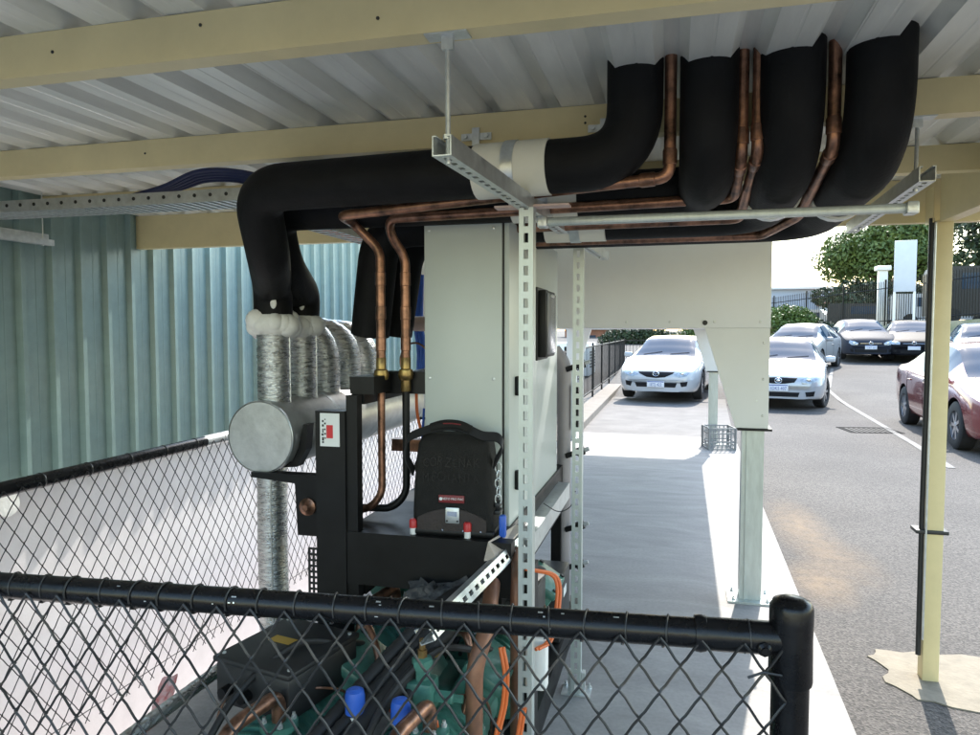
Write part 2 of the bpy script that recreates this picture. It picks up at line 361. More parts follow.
# sheet: local x along Y, local y up, local z towards +X
for i in range(26):
    o = part('wall_sheet', gs, gw); o.matrix_local = Matrix(((0, 0, 1, -3.23 + .0006 * (i % 2)), (1, 0, 0, -1.6 + i * 4 * PITCH), (0, 1, 0, .735), (0, 0, 0, 1)))
MB().bb((-3.45, -1.6, -1.0), (-3.287, 18.2, .80)).build('plinth', M_plinth, gw)
MB().bb((-3.36, -1.6, .80), (-3.24, 18.2, 2.66)).build('backing', M_green, gw)
# small white fitting at the foot of the sheets
wf = thing('pipe_fitting', 'small cream round pipe end on the grey wall base', 'pipe fitting')
MB().cyl((-3.29, 2.72, .68), (-3.13, 2.72, .68), .05, 18).build('sleeve', M_conc2, wf); MB().cyl((-3.13, 2.72, .68), (-3.10, 2.72, .68), .06, 18).build('cap', M_white, wf)

# ================================================================== CHAIN LINK FENCES
WW, HH = .034, .0485
def strand(par, z1, z0, r=.0021):
    pts = []; j = 0; z = z1
    while z > z0:
        x = ((j + par) % 2) * WW; s = 1 if x > 0 else -1
        # rounded knuckle at each bend, hooked to the neighbour strand
        if j > 0: pts.append((x - s * .0095, -.0010 * s, z + .0125)); pts.append((x - s * .003, -.0016 * s, z + .0048))
        pts.append((x + s * .0008, .0022 * s, z)); pts.append((x - s * .003, .0016 * s, z - .0048)); pts.append((x - s * .0095, .0010 * s, z - .0125))
        j += 1; z = z1 - j * HH
    return MB().tube(pts, r, 5).mesh('wire')
RR = .0255
def chainfence(name, label, p0, p1, ztop, zrail, posts, ties=True, n_off=0, wr=.0025, group='black chain link fences'):
    p0, p1 = Vector((*p0, 0)), Vector((*p1, 0)); d = p1 - p0; L = d.length
    t = thing(name, label, 'fence', p0, math.atan2(d.y, d.x), group)
    A, B = strand(0, ztop, .05, wr), strand(1, ztop, .05, wr)
    for q in (A, B): q.materials.append(M_wire)
    for i in range(int(L / WW)): part('wire', A if i % 2 == 0 else B, t, (i * WW, -.028, 0))
    MB().tube([(0, 0, zrail), (L, 0, zrail)], RR, 18).build('top_rail', M_blkpipe, t)
    if ties:
        pts = [(.001 + .026 * math.sin(a) * .0 + .010 * (a / (2 * PI)), .0275 * math.cos(a), .0275 * math.sin(a)) for a in np.linspace(-.7 * PI, 1.1 * PI, 16)]
        tm = MB().tube(pts, .0019, 5).mesh('tie_wire'); tm.materials.append(M_wire)
        for i in range(int(L / (2 * WW))): part('tie_wire', tm, t, (i * 2 * WW + .012 + random.uniform(-.006, .006), 0, zrail), (0, 0, random.uniform(-.25, .25)))
    for (x, h) in posts:
        po = MB().tube([(x, 0, -1.0 if (ties is False or x == 0) else 0), (x, 0, h - .02)], .0305, 20).build('post', M_blkpipe, t)
        MB().lathe([(.0345, -.135), (.0355, -.13), (.0345, -.06), (.0352, -.03), (.035, -.005), (.030, .004), (.016, .010), (.002, .011)], (x, 0, h), 24).build('post_cap', M_blkpipe, po)
    MB().tube([(0, .0, .09), (L, .0, .09)], .0018, 6).build('tension_wire', M_wire, t)
    return t
ff = chainfence('chain_link_fence', 'black chain link fence with thick top rail nearest the camera', (-2.12, 1.07), (.195, 1.268), 1.0, 1.0, [(0, 1.07), (2.324, 1.062)])
# end fittings on the near fence
ft = MB(); Lf = 2.324
ft.tube([(Lf - .15, 0, 1.0), (Lf - .02, 0, 1.0)], .0280, 18); ft.lathe([(.030, -.009), (.0318, 0), (.030, .009)], (Lf - .148, 0, 1.0), 18, Matrix.Rotation(PI / 2, 3, 'Y'))
ft.build('rail_end_cup', M_blkpipe, ff)
MB().lathe([(.012, 0), (.012, .006), (.007, .010), (.007, .014)], (Lf - .048, -.027, .992), 8, Matrix.Rotation(PI / 2, 3, 'X')).build('bolt', M_blkpipe, ff)
MB().tube([(Lf - .02, -.03, 0.95), (Lf - .05, -.034, .955), (Lf - .075, -.036, .945)], .0022, 6).build('tie_wire', M_wire, ff)
# torn label remnants and scratches on the top rail
sp = MB()
for k in range(16):
    x = random.uniform(1.05, 2.1); a = random.uniform(-.2, 1.1)
    c = Vector((x, -.0256 * math.cos(a), 1.0 + .0256 * math.sin(a))); rt = Matrix.Rotation(-a, 3, 'X')
    sp.box(c, (random.uniform(.0015, .010), .0006, random.uniform(.0015, .0035)), rt)
sp.build('paint_scratches', M_galv, ff, kind='stuff')
sf = chainfence('chain_link_fence', 'black chain link fence running back along the green wall', (-2.12, 1.07), (-2.12, 6.6), 1.0, 1.0, [(3.35, 1.04), (5.53, 1.07)], ties=False, wr=.0019)
tm = MB().lathe([(.0262, -.004), (.0278, 0), (.0262, .004)], (0, 0, 0), 14, Matrix.Rotation(PI / 2, 3, 'Y')).mesh('tie_band'); tm.materials.append(M_wire)
for i in range(26): part('tie_band', tm, sf, (.3 + i * .204, 0, 1.0))
MB().tube([(1.80, 0, 1.0), (2.05, 0, 1.0)], .0268, 18).build('rail_sleeve', M_galv, sf)

# ================================================================== OVERHEAD PIPES
RP = .076
def zup(p): return [(x, y, z) for x, y, z in p]
G_p = 'black insulated refrigeration pipes'
ip = []
paths = [
  ('black insulated pipe turning from leftmost riser into long overhead run', [(-.115, 2.03, 2.40), (-.115, 2.03, 1.985), (-1.35, 2.12, 1.985), (-1.40, 2.27, 1.80), (-1.57, 2.58, 1.69), (-1.57, 2.58, 1.54)], [.15, .15, .1, .12, .08]),
  ('black insulated pipe from second riser, running behind the long overhead pipe', [(.08, 2.03, 2.40), (.08, 2.03, 1.96), (.08, 2.36, 1.955), (-1.45, 2.38, 1.96), (-1.48, 2.50, 1.78), (-1.56, 2.80, 1.67), (-1.57, 2.80, 1.54)], [.15, .12, .12, .12, .1, .08]),
  ('black insulated pipe from third riser, sweeping back above the white cooler', [(.285, 2.02, 2.40), (.285, 2.02, 1.965), (.285, 2.66, 1.93), (-1.15, 2.70, 1.93), (-1.225, 2.75, 1.50)], [.2, .2, .14, .12]),
  ('black insulated pipe from rightmost riser, sweeping back above the white cooler', [(.49, 2.01, 2.40), (.49, 2.01, 1.965), (.48, 2.88, 1.93), (-1.12, 2.92, 1.93), (-1.20, 2.95, 1.50)], [.2, .2, .14, .12])]
for lab, p, r in paths:
    t = thing('insulated_pipe', lab, 'pipe', group=G_p)
    MB().tube(fillet(p, r, 12), RP + (.004 if 'riser, sweeping' in lab else 0), 24).build('insulation', M_foam, t); ip.append(t)
# clamps: pale insulation saddles with galvanised straps
M_saddle = mat('saddle_foam', (.70, .69, .60), .6, var=.08)
def saddle(parent, c, ax, r, ln=.11):
    d = Vector(ax).normalized(); c = Vector(c)
    MB().cyl(c - d * ln, c + d * ln, r + .004, 24).build('saddle', M_saddle, parent)
    MB().cyl(c - d * .018, c + d * .018, r + .007, 24).build('strap', M_galv, parent)
saddle(ip[0], (-.46, 2.055, 1.985), (1, -.07, 0), RP)
saddle(ip[1], (-.42, 2.366, 1.957), (1, 0, 0), RP)
saddle(ip[2], (.285, 2.40, 1.949), (0, 1, -.06), RP + .006, .03); saddle(ip[3], (.485, 2.46, 1.949), (0, 1, -.05), RP + .006, .03)
saddle(ip[2], (-.36, 2.66, 1.93), (1, 0, 0), RP + .006)
for q, p, z in ((ip[0], (-1.57, 2.58), 1.545), (ip[1], (-1.57, 2.80), 1.545)):
    fo = MB().ball((p[0], p[1], z), (.098, .098, .060), 20, 10)
    for k in range(11):
        an_ = 2 * PI * k / 11 + random.uniform(-.2, .2); rr_ = random.uniform(.034, .05)
        fo.ball((p[0] + .066 * math.cos(an_), p[1] + .066 * math.sin(an_), z + random.uniform(-.018, .018)), (rr_, rr_, rr_ * .95), 12, 8)
    fo.build('foam_seal', M_white, q)
for q, x, y, z in ((ip[0], -1.529, 2.514, 1.625), (ip[1], -1.529, 2.734, 1.625), (ip[2], -1.20, 2.675, 1.57), (ip[3], -1.175, 2.875, 1.57)):
    MB().ball((x, y, z), (.014, .008, .022), 10, 6).build('foam_plug', M_white, q)
# copper pipes beside them
G_c = 'bare copper pipes'
cops = [
  ('copper pipe dropping beside leftmost black riser then running left', [(-.02, 2.03, 2.4), (-.02, 2.03, 1.935), (-1.06, 2.16, 1.893), (-1.10, 2.33, 1.895), (-1.01, 2.36, 1.80), (-1.01, 2.36, 1.33)], .0165),
  ('copper pipe dropping between second and third black risers, left of its twin', [(.165, 2.04, 2.4), (.165, 2.04, 1.98), (.165, 2.28, 1.915), (-.95, 2.30, 1.90), (-.97, 2.36, 1.85), (-.932, 2.40, 1.78), (-.932, 2.40, 1.33)], .0165),
  ('copper pipe dropping between second and third black risers, right of its twin', [(.205, 2.03, 2.4), (.205, 2.03, 1.985), (.20, 2.50, 1.885), (-.7, 2.54, 1.885)], .0165),
  ('copper pipe dropping beside rightmost black riser then sweeping back', [(.388, 2.03, 2.4), (.388, 2.03, 1.99), (.39, 2.56, 1.895), (.30, 2.80, 1.865), (-.7, 2.80, 1.865)], .0165)]
ct = []
for lab, p, r in cops:
    t = thing('copper_pipe', lab, 'pipe', group=G_c); ct.append(t)
    MB().tube(fillet(p, .035, 6), r, 14).build('pipe', M_copper, t)
    a = Vector(p[1]); b = Vector(p[2])
    for (c, d) in ((a + Vector((0, 0, .055)), Vector((0, 0, 1))), (a + (b - a).normalized() * .06, (b - a).normalized())):
        MB().lathe([(r + .0005, -.022), (r + .003, -.02), (r + .003, .016), (r + .0005, .022)], c, 14, d.to_track_quat('Z', 'Y').to_matrix()).build('coupling', M_copper, t)
# union fittings and valves low on the two pipes above the rack
for t, x, y in ((ct[0], -1.01, 2.36), (ct[1], -.932, 2.40)):
    MB().lathe([(.0155, -.06), (.018, -.055), (.018, -.02), (.024, -.015), (.028, .0), (.024, .018), (.018, .022), (.018, .06), (.0155, .064)], (x, y, 1.36), 12).build('valve', M_brass, t)
    for z in (1.47, 1.58, 1.70): MB().lathe([(.0148, -.025), (.0185, -.022), (.0185, .022), (.0148, .025)], (x, y, z), 14).build('coupling', M_copper, t)
    MB().tube(fillet([(x, y, 1.31), (x, y, .93), (x - .05, y - .01, .875), (x - .19, y - .01, .87)], .05, 6), .0135, 12).build('drop_pipe', M_copper if t is ct[0] else M_blk, t)
# flat pale packing strips on the copper run
pk = MB(); pk.bb((-.52, 2.06, 1.878), (-.30, 2.11, 1.884)); pk.build('packing_strip', M_pink, ct[0])

# ================================================================== STRUT FRAME
def strut(p0, p1, w=.041, h=.041, up=(0, -1, 0), pitch=.046, slot=(.013, .027)):
    """C channel with a slotted web; web faces 'up'."""
    p0, p1 = Vector(p0), Vector(p1); d = (p1 - p0); L = d.length; d.normalize(); n = Vector(up); n = (n - d * n.dot(d)).normalized(); s = d.cross(n)
    rot = Matrix((s, d, n)).transposed(); m = MB(); t = .0025
    def bx(a, b): m.box(p0 + rot @ Vector([(a[i] + b[i]) / 2 for i in range(3)]), [abs(b[i] - a[i]) for i in range(3)], rot)
    hw = w / 2; hs = slot[0] / 2
    bx((-hw, 0, -t), (-hs, L, 0)); bx((hs, 0, -t), (hw, L, 0))
    k = 0; y = 0.0
    while y < L:
        b0 = y; b1 = min(L, y + pitch - slot[1]); bx((-hs, b0, -t), (hs, b1, 0)); y += pitch
    bx((-hw, 0, -h), (-hw + t, L, -t)); bx((hw - t, 0, -h), (hw, L, -t))
    bx((-hw + t, 0, -h), (-hw + .009, L, -h + t)); bx((hw - .009, 0, -h), (hw - t, L, -h + t))
    return m
sfm = thing('pipe_support', 'galvanised slotted strut frame hung from roof beside grey cabinet', 'pipe support')
strut((-.457, 1.38, 1.868), (-.345, 3.62, 1.868), up=(0, 0, -1)).build('overhead_strut', M_galv, sfm)
strut((-.412, 2.0, 0.0), (-.412, 2.0, 1.866)).build('upright', M_galvpost, sfm)
strut((-.382, 2.90, 0.0), (-.382, 2.90, 1.866)).build('upright', M_galvpost, sfm)
for (x, y) in ((-.412, 2.02), (-.382, 2.92)):
    bp = MB().bb((x - .06, y - .03, .0), (x + .06, y + .06, .006)).bb((x - .035, y - .002, .006), (x - .0225, y + .03, .09)).bb((x + .0225, y - .002, .006), (x + .035, y + .03, .09)).build('base_plate', M_galv, sfm)
    for s in (-.05, .05): MB().lathe([(.009, 0), (.009, .008), (.005, .009), (.005, .02)], (x + s, y + .045, .006), 6).build('bolt', M_galv, bp)
def hanger(parent, x, y, z0, z1, seg=8):
    MB().tube([(x, y, z0 - .05), (x, y, z1)], .0055, seg).build('threaded_rod', M_galv, parent)
    MB().bb((x - .045, y - .02, z1 - .004), (x + .045, y + .02, z1 - .0005)).bb((x - .012, y - .006, z1 - .03), (x + .012, y + .006, z1 - .004)).build('beam_clamp', M_galv, parent)
    MB().lathe([(.011, 0), (.011, .009)], (x, y, z0), 6).build('nut', M_galv, parent)
hanger(sfm, -.456, 1.42, 1.91, 2.12); hanger(sfm, -.352, 3.45, 1.91, 2.215)
strut((-.495, 2.36, .80), (-.560, 1.60, .79), up=(.9, 0, .45)).build('brace', M_galv, sfm)
# second strut at right
sf2 = thing('strut_hanger', 'short galvanised slotted strut hung by rods near the cream post', 'strut hanger')
strut((.652, 2.18, 1.92), (.70, 3.26, 1.92), up=(0, 0, -1)).build('overhead_strut', M_galv, sf2)
hanger(sf2, .655, 2.29, 1.962, 2.12); hanger(sf2, .695, 3.10, 1.962, 2.12)
cb = thing('cross_strut', 'long galvanised cross bar carrying pipes between the two struts', 'strut')
MB().rbox((.12, 2.20, 1.853), (1.02, .024, .026), .008).build('bar', M_galvpost, cb)
for x in (-.40, .62): MB().rbox((x, 2.20, 1.852), (.03, .045, .034), .004).build('end_bracket', M_galv, cb)
# beam clamps on second purlin
for i, (x, lab) in enumerate(((-.63, 'small galvanised clamp on cream purlin above long black pipe'), (-.22, 'small galvanised clamp on cream purlin beside leftmost riser'))):
    t = thing('beam_clamp', lab, 'clamp', (x, 2.262, 2.12), group='purlin clamps')
    MB().bb((-.05, -.005, .012), (.05, .0, .034)).bb((-.012, -.012, -.02), (.012, -.005, .05)).build('bracket', M_galv, t)
    for s in (-.035, .035): MB().lathe([(.008, 0), (.008, .006)], (s, -.011, .023), 6, Matrix.Rotation(PI / 2, 3, 'X')).build('bolt', M_galv, t)

# ================================================================== CABLE TRAYS
ctr = thing('cable_tray', 'long perforated grey cable tray under the roof at left', 'cable tray')
m = MB(); y0, y1 = 2.60, 2.78; xa, xb = -3.2, -1.50
m.bb((xa, y0, 2.05), (xb, y0 + .002, 2.055)).bb((xa, y0, 2.055), (xb, y0 + .002, 2.10)).bb((xa, y1, 2.05), (xb, y1 + .002, 2.10)); m.build('side_rail', M_galv, ctr)
rung = MB().bb((-.011, y0 + .002, 2.05), (.011, y1, 2.053)).mesh('rung'); rung.materials.append(M_galv)
for k in range(int((xb - xa) / .043)): part('rung', rung, ctr, (xa + .02 + k * .043, 0, 0), None)
hole = MB().lathe([(.008, 0), (.008, .0015)], (0, 0, 0), 10, Matrix.Rotation(PI / 2, 3, 'X')).mesh('bolt'); hole.materials.append(M_dk)
for k in range(22): part('bolt', hole, ctr, (xa + .06 + k * .075, y0 - .0002, 2.078))
cbl = thing('cable_bundle', 'dark blue cables curling out of the end of perforated tray', 'cables')
for k in range(5): MB().tube(spline([(-2.5 - .03 * k, 2.66 + .02 * k, 2.07), (-2.15, 2.65 + .02 * k, 2.13), (-1.93, 2.63 + .015 * k, 2.185 - .007 * k), (-1.70, 2.66, 2.165 - .01 * k), (-1.50, 2.72, 2.08 - .01 * k), (-1.35, 2.8, 2.0)], 6), .009, 8).build('cable', M_bluecable, cbl)
ct2 = thing('cable_tray', 'short galvanised tray with orange cables behind the black elbow', 'cable tray', group=None)
m = MB(); m.bb((-1.54, 2.75, 1.95), (-1.535, 3.7, 1.99)).bb((-1.44, 2.75, 1.95), (-1.435, 3.7, 1.99)); m.build('side_rail', M_galv, ct2)
rg = MB().bb((-1.535, -.01, 1.952), (-1.44, .01, 1.955)).mesh('rung'); rg.materials.append(M_galv)
for k in range(16): part('rung', rg, ct2, (0, 2.78 + k * .06, 0))
t = thing('orange_cables', 'orange cables lying in the short tray behind black elbow', 'cables')
MB().tube([(-1.50, 2.7, 1.962), (-1.50, 3.75, 1.962)], .008, 8).build('cable', M_orange, t); MB().tube([(-1.475, 2.7, 1.962), (-1.48, 3.75, 1.962)], .008, 8).build('cable', M_orange, t)
lg = thing('wall_strut', 'plain galvanised rail under the roof along green wall', 'strut')
MB().bb((-3.16, 1.2, 1.955), (-3.12, 3.05, 1.985)).bb((-3.16, 1.2, 1.985), (-3.155, 3.05, 2.015)).build('rail', M_galv, lg)
MB().tube([(-3.14, 3.0, 1.95), (-3.14, 3.0, 2.22)], .003, 6).build('threaded_rod', M_galv, lg)

# ================================================================== ELECTRICAL CABINET
cab = thing('electrical_cabinet', 'tall pale grey-green electrical cabinet standing on the black rack', 'cabinet')
CX0, CX1, CY0, CY1, CZ0, CZ1 = -.862, -.578, 2.40, 3.44, .80, 1.90
MB().rbox(((CX0 + CX1) / 2, (CY0 + CY1) / 2, (CZ0 + CZ1) / 2), (CX1 - CX0, CY1 - CY0, CZ1 - CZ0), .007).build('body', M_cab, cab)
MB().bb((CX1, CY0 + .008, CZ0 + .01), (CX1 + .006, CY1 - .008, CZ1 - .01)).build('seal', M_blk, cab)
dr = MB().rbox((CX1 + .016, (CY0 + CY1) / 2, (CZ0 + CZ1) / 2), (.02, CY1 - CY0 - .008, CZ1 - CZ0 - .008), .005).build('door', M_cab, cab)
hm = MB().rbox((CX1 + .031, 2.99, 1.545), (.012, .25, .30), .004).build('control_panel', M_dk, dr)
MB().rbox((CX1 + .052, 2.99, 1.545), (.034, .225, .275), .006).build('panel_housing', M_blk, hm)
MB().rbox((CX1 + .072, 2.99, 1.545), (.006, .20, .25), .002).build('screen', M_screen, hm)
MB().ball((CX1 + .076, 3.0, 1.662), (.002, .05, .008)).build('badge', M_chrome, hm)
scm = MB().lathe([(.006, 0), (.006, .002), (.003, .003)], seg=8).mesh('screw'); scm.materials.append(M_galv)
for (x, z) in ((CX0 + .02, CZ1 - .03), (CX1 - .03, CZ1 - .03), (CX0 + .02, 1.35), (CX1 - .03, 1.35)): part('screw', scm, cab, (x, CY0, z), (R(90), 0, 0))
MB().bb((CX0 + .006, CY0 - .0016, CZ1 - .012), (CX1 - .006, CY0 - .0002, CZ1 - .009)).build('lid_seam', M_ink, cab)
for z in (1.32, .98):
    MB().rbox((CX1 + .04, 2.50, z), (.03, .03, .07), .006).build('handle', M_blk, dr)
MB().bb((CX0, CY0, CZ0 - .02), (CX1 + .03, CY1, CZ0 - .001)).build('base_skirt', M_galv, cab)

# ================================================================== RACK
rk = thing('compressor_rack', 'black steel compressor rack carrying the cabinet and tank', 'rack')
def beam(a, b, name='beam', m=M_blk): return MB().bb(a, b).build(name, m, rk)
# near upright column and frame window
beam((-1.185, 2.20, 0), (-1.075, 2.26, 1.245), 'upright')
beam((-1.075, 2.21, .60), (-1.035, 2.25, 1.30), 'upright')
beam((-.47, 2.24, 0), (-.43, 2.30, .76), 'upright')
beam((-1.075, 2.205, .655), (-.50, 2.26, .835), 'front_channel')
beam((-1.09, 2.26, .815), (-.545, 3.6, .835), 'shelf')
beam((-1.09, 2.262, .60), (-1.03, 3.6, .814), 'side_channel'); beam((-.60, 2.262, .60), (-.545, 3.6, .814), 'side_channel')
beam((-1.08, 2.251, 1.30), (-.99, 2.40, 1.36), 'cross_beam')
MB().prism([(2.26, 1.265), (3.6, 1.265), (3.6, 1.35), (2.26, 1.35)], 'x', -1.075, -1.03).build('top_rail', M_blk, rk)
MB().bb((-1.03, 2.42, 1.29), (-.86, 2.47, 1.37)).build('cross_beam', M_blk, rk)
MB().bb((-1.03, 2.50, 1.065), (-.86, 2.54, 1.11)).build('cross_beam', M_copper, rk)
beam((-1.08, 3.56, 0), (-1.03, 3.6, 1.35), 'upright'); beam((-.60, 3.56, 0), (-.55, 3.6, .60), 'upright')
# base skids
for x in (-1.28, -.56): beam((x, 1.15, 0), (x + .09, 3.7, .12), 'skid')
for y in (1.3, 2.1, 3.0): beam((-1.19, y, .02), (-.56, y + .08, .12), 'cross_skid')
# tank bracket at left
MB().prism([(-1.60, .965), (-1.185, .965), (-1.185, .73), (-1.40, .73), (-1.41, .93), (-1.60, .945)], 'y', 2.45, 2.50).build('tank_bracket', M_blk, rk)
MB().prism([(-1.55, .97), (-1.44, .98), (-1.40, 1.05), (-1.39, 1.15), (-1.41, 1.15), (-1.43, 1.06), (-1.46, 1.0), (-1.56, .985)], 'y', 2.52, 2.57).build('cradle', M_blk, rk)
MB().lathe([(.034, 0), (.034, .012), (.02, .018), (.012, .03)], (-1.352, 2.45, .845), 14, Matrix.Rotation(PI / 2, 3, 'X')).build('end_plug', M_copper, rk)
mesh_panel = MB()
for k in range(9): mesh_panel.bb((-1.33 + k * .018, 2.40, .44), (-1.322 + k * .018, 2.405, .70 + .0 * k))
for k in range(12): mesh_panel.bb((-1.33, 2.406, .45 + k * .022), (-1.18, 2.41, .458 + k * .022))
mesh_panel.build('guard_mesh', M_dk, rk)
# maker's sticker on the column
stk = MB().bb((-1.166, 2.1975, 1.125), (-1.094, 2.1995, 1.238)).build('sticker', M_label, rk, label='white sticker with red block and black lettering')
ink = MB()
for (x, z, w_, h_) in ((-1.155, 1.211, .006, .007), (-1.155, 1.196, .007, .008), (-1.147, 1.203, .006, .006), (-1.147, 1.217, .004, .004), (-1.155, 1.178, .004, .014), (-1.1565, 1.165, .008, .007), (-1.148, 1.183, .006, .005), (-1.155, 1.150, .007, .012), (-1.147, 1.168, .007, .005), (-1.147, 1.153, .006, .004), (-1.155, 1.139, .007, .006)):
    ink.bb((x - w_ / 2, 2.1968, z - h_ / 2), (x + w_ / 2, 2.1974, z + h_ / 2))
ink.build('sticker_lettering', M_ink, stk, kind='stuff'); MB().bb((-1.142, 2.1968, 1.153), (-1.118, 2.1974, 1.198)).build('sticker_block', M_redink, stk)
# capped stubs on the shelf front
for x in (-.845, -.655):
    t = thing('valve_stub', 'small red capped valve %s of the black tool bag' % ('left' if x < -.7 else 'right'), 'valve', (x, 2.235, .835), group='red capped valves')
    MB().lathe([(.011, 0), (.011, .022)], (0, 0, 0), 10).build('stem', M_whitep, t); MB().lathe([(.0135, .022), (.0135, .046), (.009, .052)], (0, 0, 0), 10).build('cap', M_red, t)

# ================================================================== LIQUID TANK and FOIL PIPES
tk = thing('header_tank', 'horizontal silver clad header tank with flat grey end', 'tank')
TX, TZ, TR = -1.57, 1.10, .142
MB().lathe([(.002, 0), (TR - .004, 0), (TR, .006), (TR, 1.5), (TR - .01, 1.51)], (TX, 2.47, TZ), 40, Matrix.Rotation(-PI / 2, 3, 'X')).build('shell', M_tank, tk)
rim = MB().lathe([(TR - .001, -.001), (TR + .002, .001), (TR + .002, .012), (TR - .001, .014)], (TX, 2.47, TZ), 40, Matrix.Rotation(-PI / 2, 3, 'X'), cap=False).build('rim', M_galv, tk)
for y in (2.9, 3.35): MB().lathe([(TR - .001, -.012), (TR + .002, -.012), (TR + .002, .012), (TR - .001, .012)], (TX, y, TZ), 36, Matrix.Rotation(-PI / 2, 3, 'X'), cap=False).build('band', M_galv, tk)
names = ['foil wrapped pipe rising from tank under the leftmost white foam collar', 'foil wrapped pipe rising from tank under the right white foam collar', 'foil wrapped bend third from the tank end', 'foil wrapped bend fourth from the tank end', 'foil wrapped bend rearmost on the tank']
def crinkle(pts, r):
    out = []; P = [Vector(p) for p in pts]
    return P, [r * (1 + (.018 if i % 2 else -.018) + random.uniform(-.012, .012)) for i in range(len(P))]
def dense(pts, step=.013):
    out = []; P = [Vector(p) for p in pts]
    for a, b in zip(P[:-1], P[1:]):
        k = max(1, int((b - a).length / step)); out += [a + (b - a) * j / k for j in range(k)]
    return out + [P[-1]]
for i, y in enumerate((2.58, 2.80, 3.02, 3.25, 3.47)):
    t = thing('foil_pipe', names[i], 'pipe', group='foil wrapped pipes on the tank')
    if i < 2: p = [(TX, y, 1.19), (TX, y, 1.52)]
    else: p = fillet([(TX, y, 1.19), (TX, y, 1.535 - .01 * i), (TX - .34, y - .02, 1.56 - .01 * i)], .17, 14)
    P, rr = crinkle(dense(p), .066); MB().tube(P, rr, 24).build('foil', M_foil, t)
    s0 = [q + Vector((.064, .012, 0)) for q in (Vector(a) for a in p)]
    if i < 2: MB().tube(s0, .004, 6).build('seam', M_galv, t)
t = thing('foil_pipe', 'foil wrapped pipe standing on the floor below the tank', 'pipe')
P, rr = crinkle(dense([(-1.80, 2.93, .0), (-1.805, 2.93, .55), (-1.80, 2.93, .97), (-1.66, 2.93, 1.05)], .02), .068)
MB().tube(P, rr, 24).build('foil', M_foil, t); MB().tube([(-1.77, 2.865, .0), (-1.772, 2.866, .9)], .003, 6).build('seam', M_galv, t)
bh = thing('blue_hoses', 'bright blue hoses hanging between copper pipes and the cabinet', 'hoses')
for k in range(3): MB().tube(spline([(-1.28 + k * .016, 3.45, 1.80), (-1.285 + k * .016, 3.45, 1.55), (-1.27 + k * .018, 3.45, 1.40), (-1.28, 3.45, 1.2)], 6), .010, 8).build('hose', M_blue, bh)
t = MB().tube(spline([(-1.20, 3.2, 1.55), (-1.08, 3.15, 1.54), (-1.02, 3.1, 1.47), (-1.03, 3.1, 1.36)], 8), .035, 12).build('pipe_bend', M_pink); t['label'] = 'pale pink copper bend beside the cabinet'; t['category'] = 'pipe'
loop = [(-.98 + .06 * math.cos(a), 2.62, 1.40 + .07 * math.sin(a)) for a in np.linspace(.3, 5.9, 24)]
t = MB().tube(loop, .004, 8).build('capillary_loop', M_copper); t['label'] = 'thin brown capillary tube loop left of the cabinet'; t['category'] = 'tube'
t = MB().tube(spline([(-.99, 2.75, 1.20), (-1.0, 2.75, 1.0), (-.97, 2.72, .90), (-.92, 2.6, .84)], 8), .005, 8).build('blue_tube', M_blue); t['label'] = 'thin blue tube hanging inside the rack frame'; t['category'] = 'tube'
t = MB().tube(spline([(-.93, 2.50, 1.30), (-.92, 2.48, 1.22), (-.90, 2.46, 1.16)], 6), .006, 8).build('red_wire', M_orange); t['label'] = 'short orange wire above the tool bag strap'; t['category'] = 'wire'
lp = MB().tube(fillet([(-.86, 2.55, 1.02), (-.94, 2.55, 1.03), (-.95, 2.55, .98), (-.86, 2.55, .97)], .03, 6), .012, 10)
t = lp.build('black_hose', M_rub); t['label'] = 'short looped black hose left of the tool bag'; t['category'] = 'hose'

# ================================================================== TOOL BAG
bag = thing('tool_bag', 'black nylon tool bag with red label and shoulder strap on the rack', 'tool bag', (-.715, 2.315, .838), R(3))
m = MB()
def ringrect(hw, hd, z, r=.02, n=4, sx=0):
    pts = []
    for cx, cy, a0 in ((1, 1, 0), (-1, 1, PI / 2), (-1, -1, PI), (1, -1, 1.5 * PI)):
        for k in range(n + 1):
            a = a0 + k * PI / 2 / n; pts.append((sx + cx * (hw - r) + r * math.cos(a), cy * (hd - r) + r * math.sin(a), z))
    return pts
lev = [(.133, .070, .0), (.137, .074, .015), (.137, .074, .08), (.134, .072, .16), (.128, .068, .25), (.122, .060, .30), (.112, .048, .325), (.09, .03, .333)]
rings = [ringrect(a, b, z) for a, b, z in lev]; nr = len(rings[0]); vs = [q for r_ in rings for q in r_]
m.add(vs, [(i * nr + k, i * nr + (k + 1) % nr, (i + 1) * nr + (k + 1) % nr, (i + 1) * nr + k) for i in range(len(lev) - 1) for k in range(nr)], True)
m.add(rings[0], [tuple(range(nr))[::-1]]); m.add(rings[-1], [tuple(range(nr))])
m.build('body', M_bag, bag)
# moulded base front with arched top edge
arch = [(-.118, .004)] + [(x, .055 + .035 * (1 - (x / .118) ** 2)) for x in np.linspace(-.118, .118, 15)] + [(.118, .004)]
MB().prism([(x, z) for x, z in arch], 'y', -.0785, -.0735).build('base_panel', M_bagb, bag)
MB().rbox((0, 0, .008), (.285, .16, .022), .008).build('base', M_blk, bag)
for x in (-.03, .04, .1): MB().lathe([(.004, 0), (.003, .002)], (x, -.0795, .018), 8, Matrix.Rotation(PI / 2, 3, 'X')).build('rivet', M_chrome, bag)
lb = MB().rbox((.0, -.0765, .122), (.088, .005, .026), .002).build('label_patch', M_redlab, bag)
text('label_lettering', 'VETO PRO PAC', .0105, M_label, lb, (.006, -.0792, .1225), (R(90), 0, 0))
MB().lathe([(.006, 0), (.006, .001)], (-.036, -.079, .122), 6, Matrix.Rotation(PI / 2, 3, 'X')).build('label_emblem', M_label, lb)
pl = MB().rbox((.004, -.0805, .068), (.048, .006, .054), .003).build('buckle', M_galv, bag)
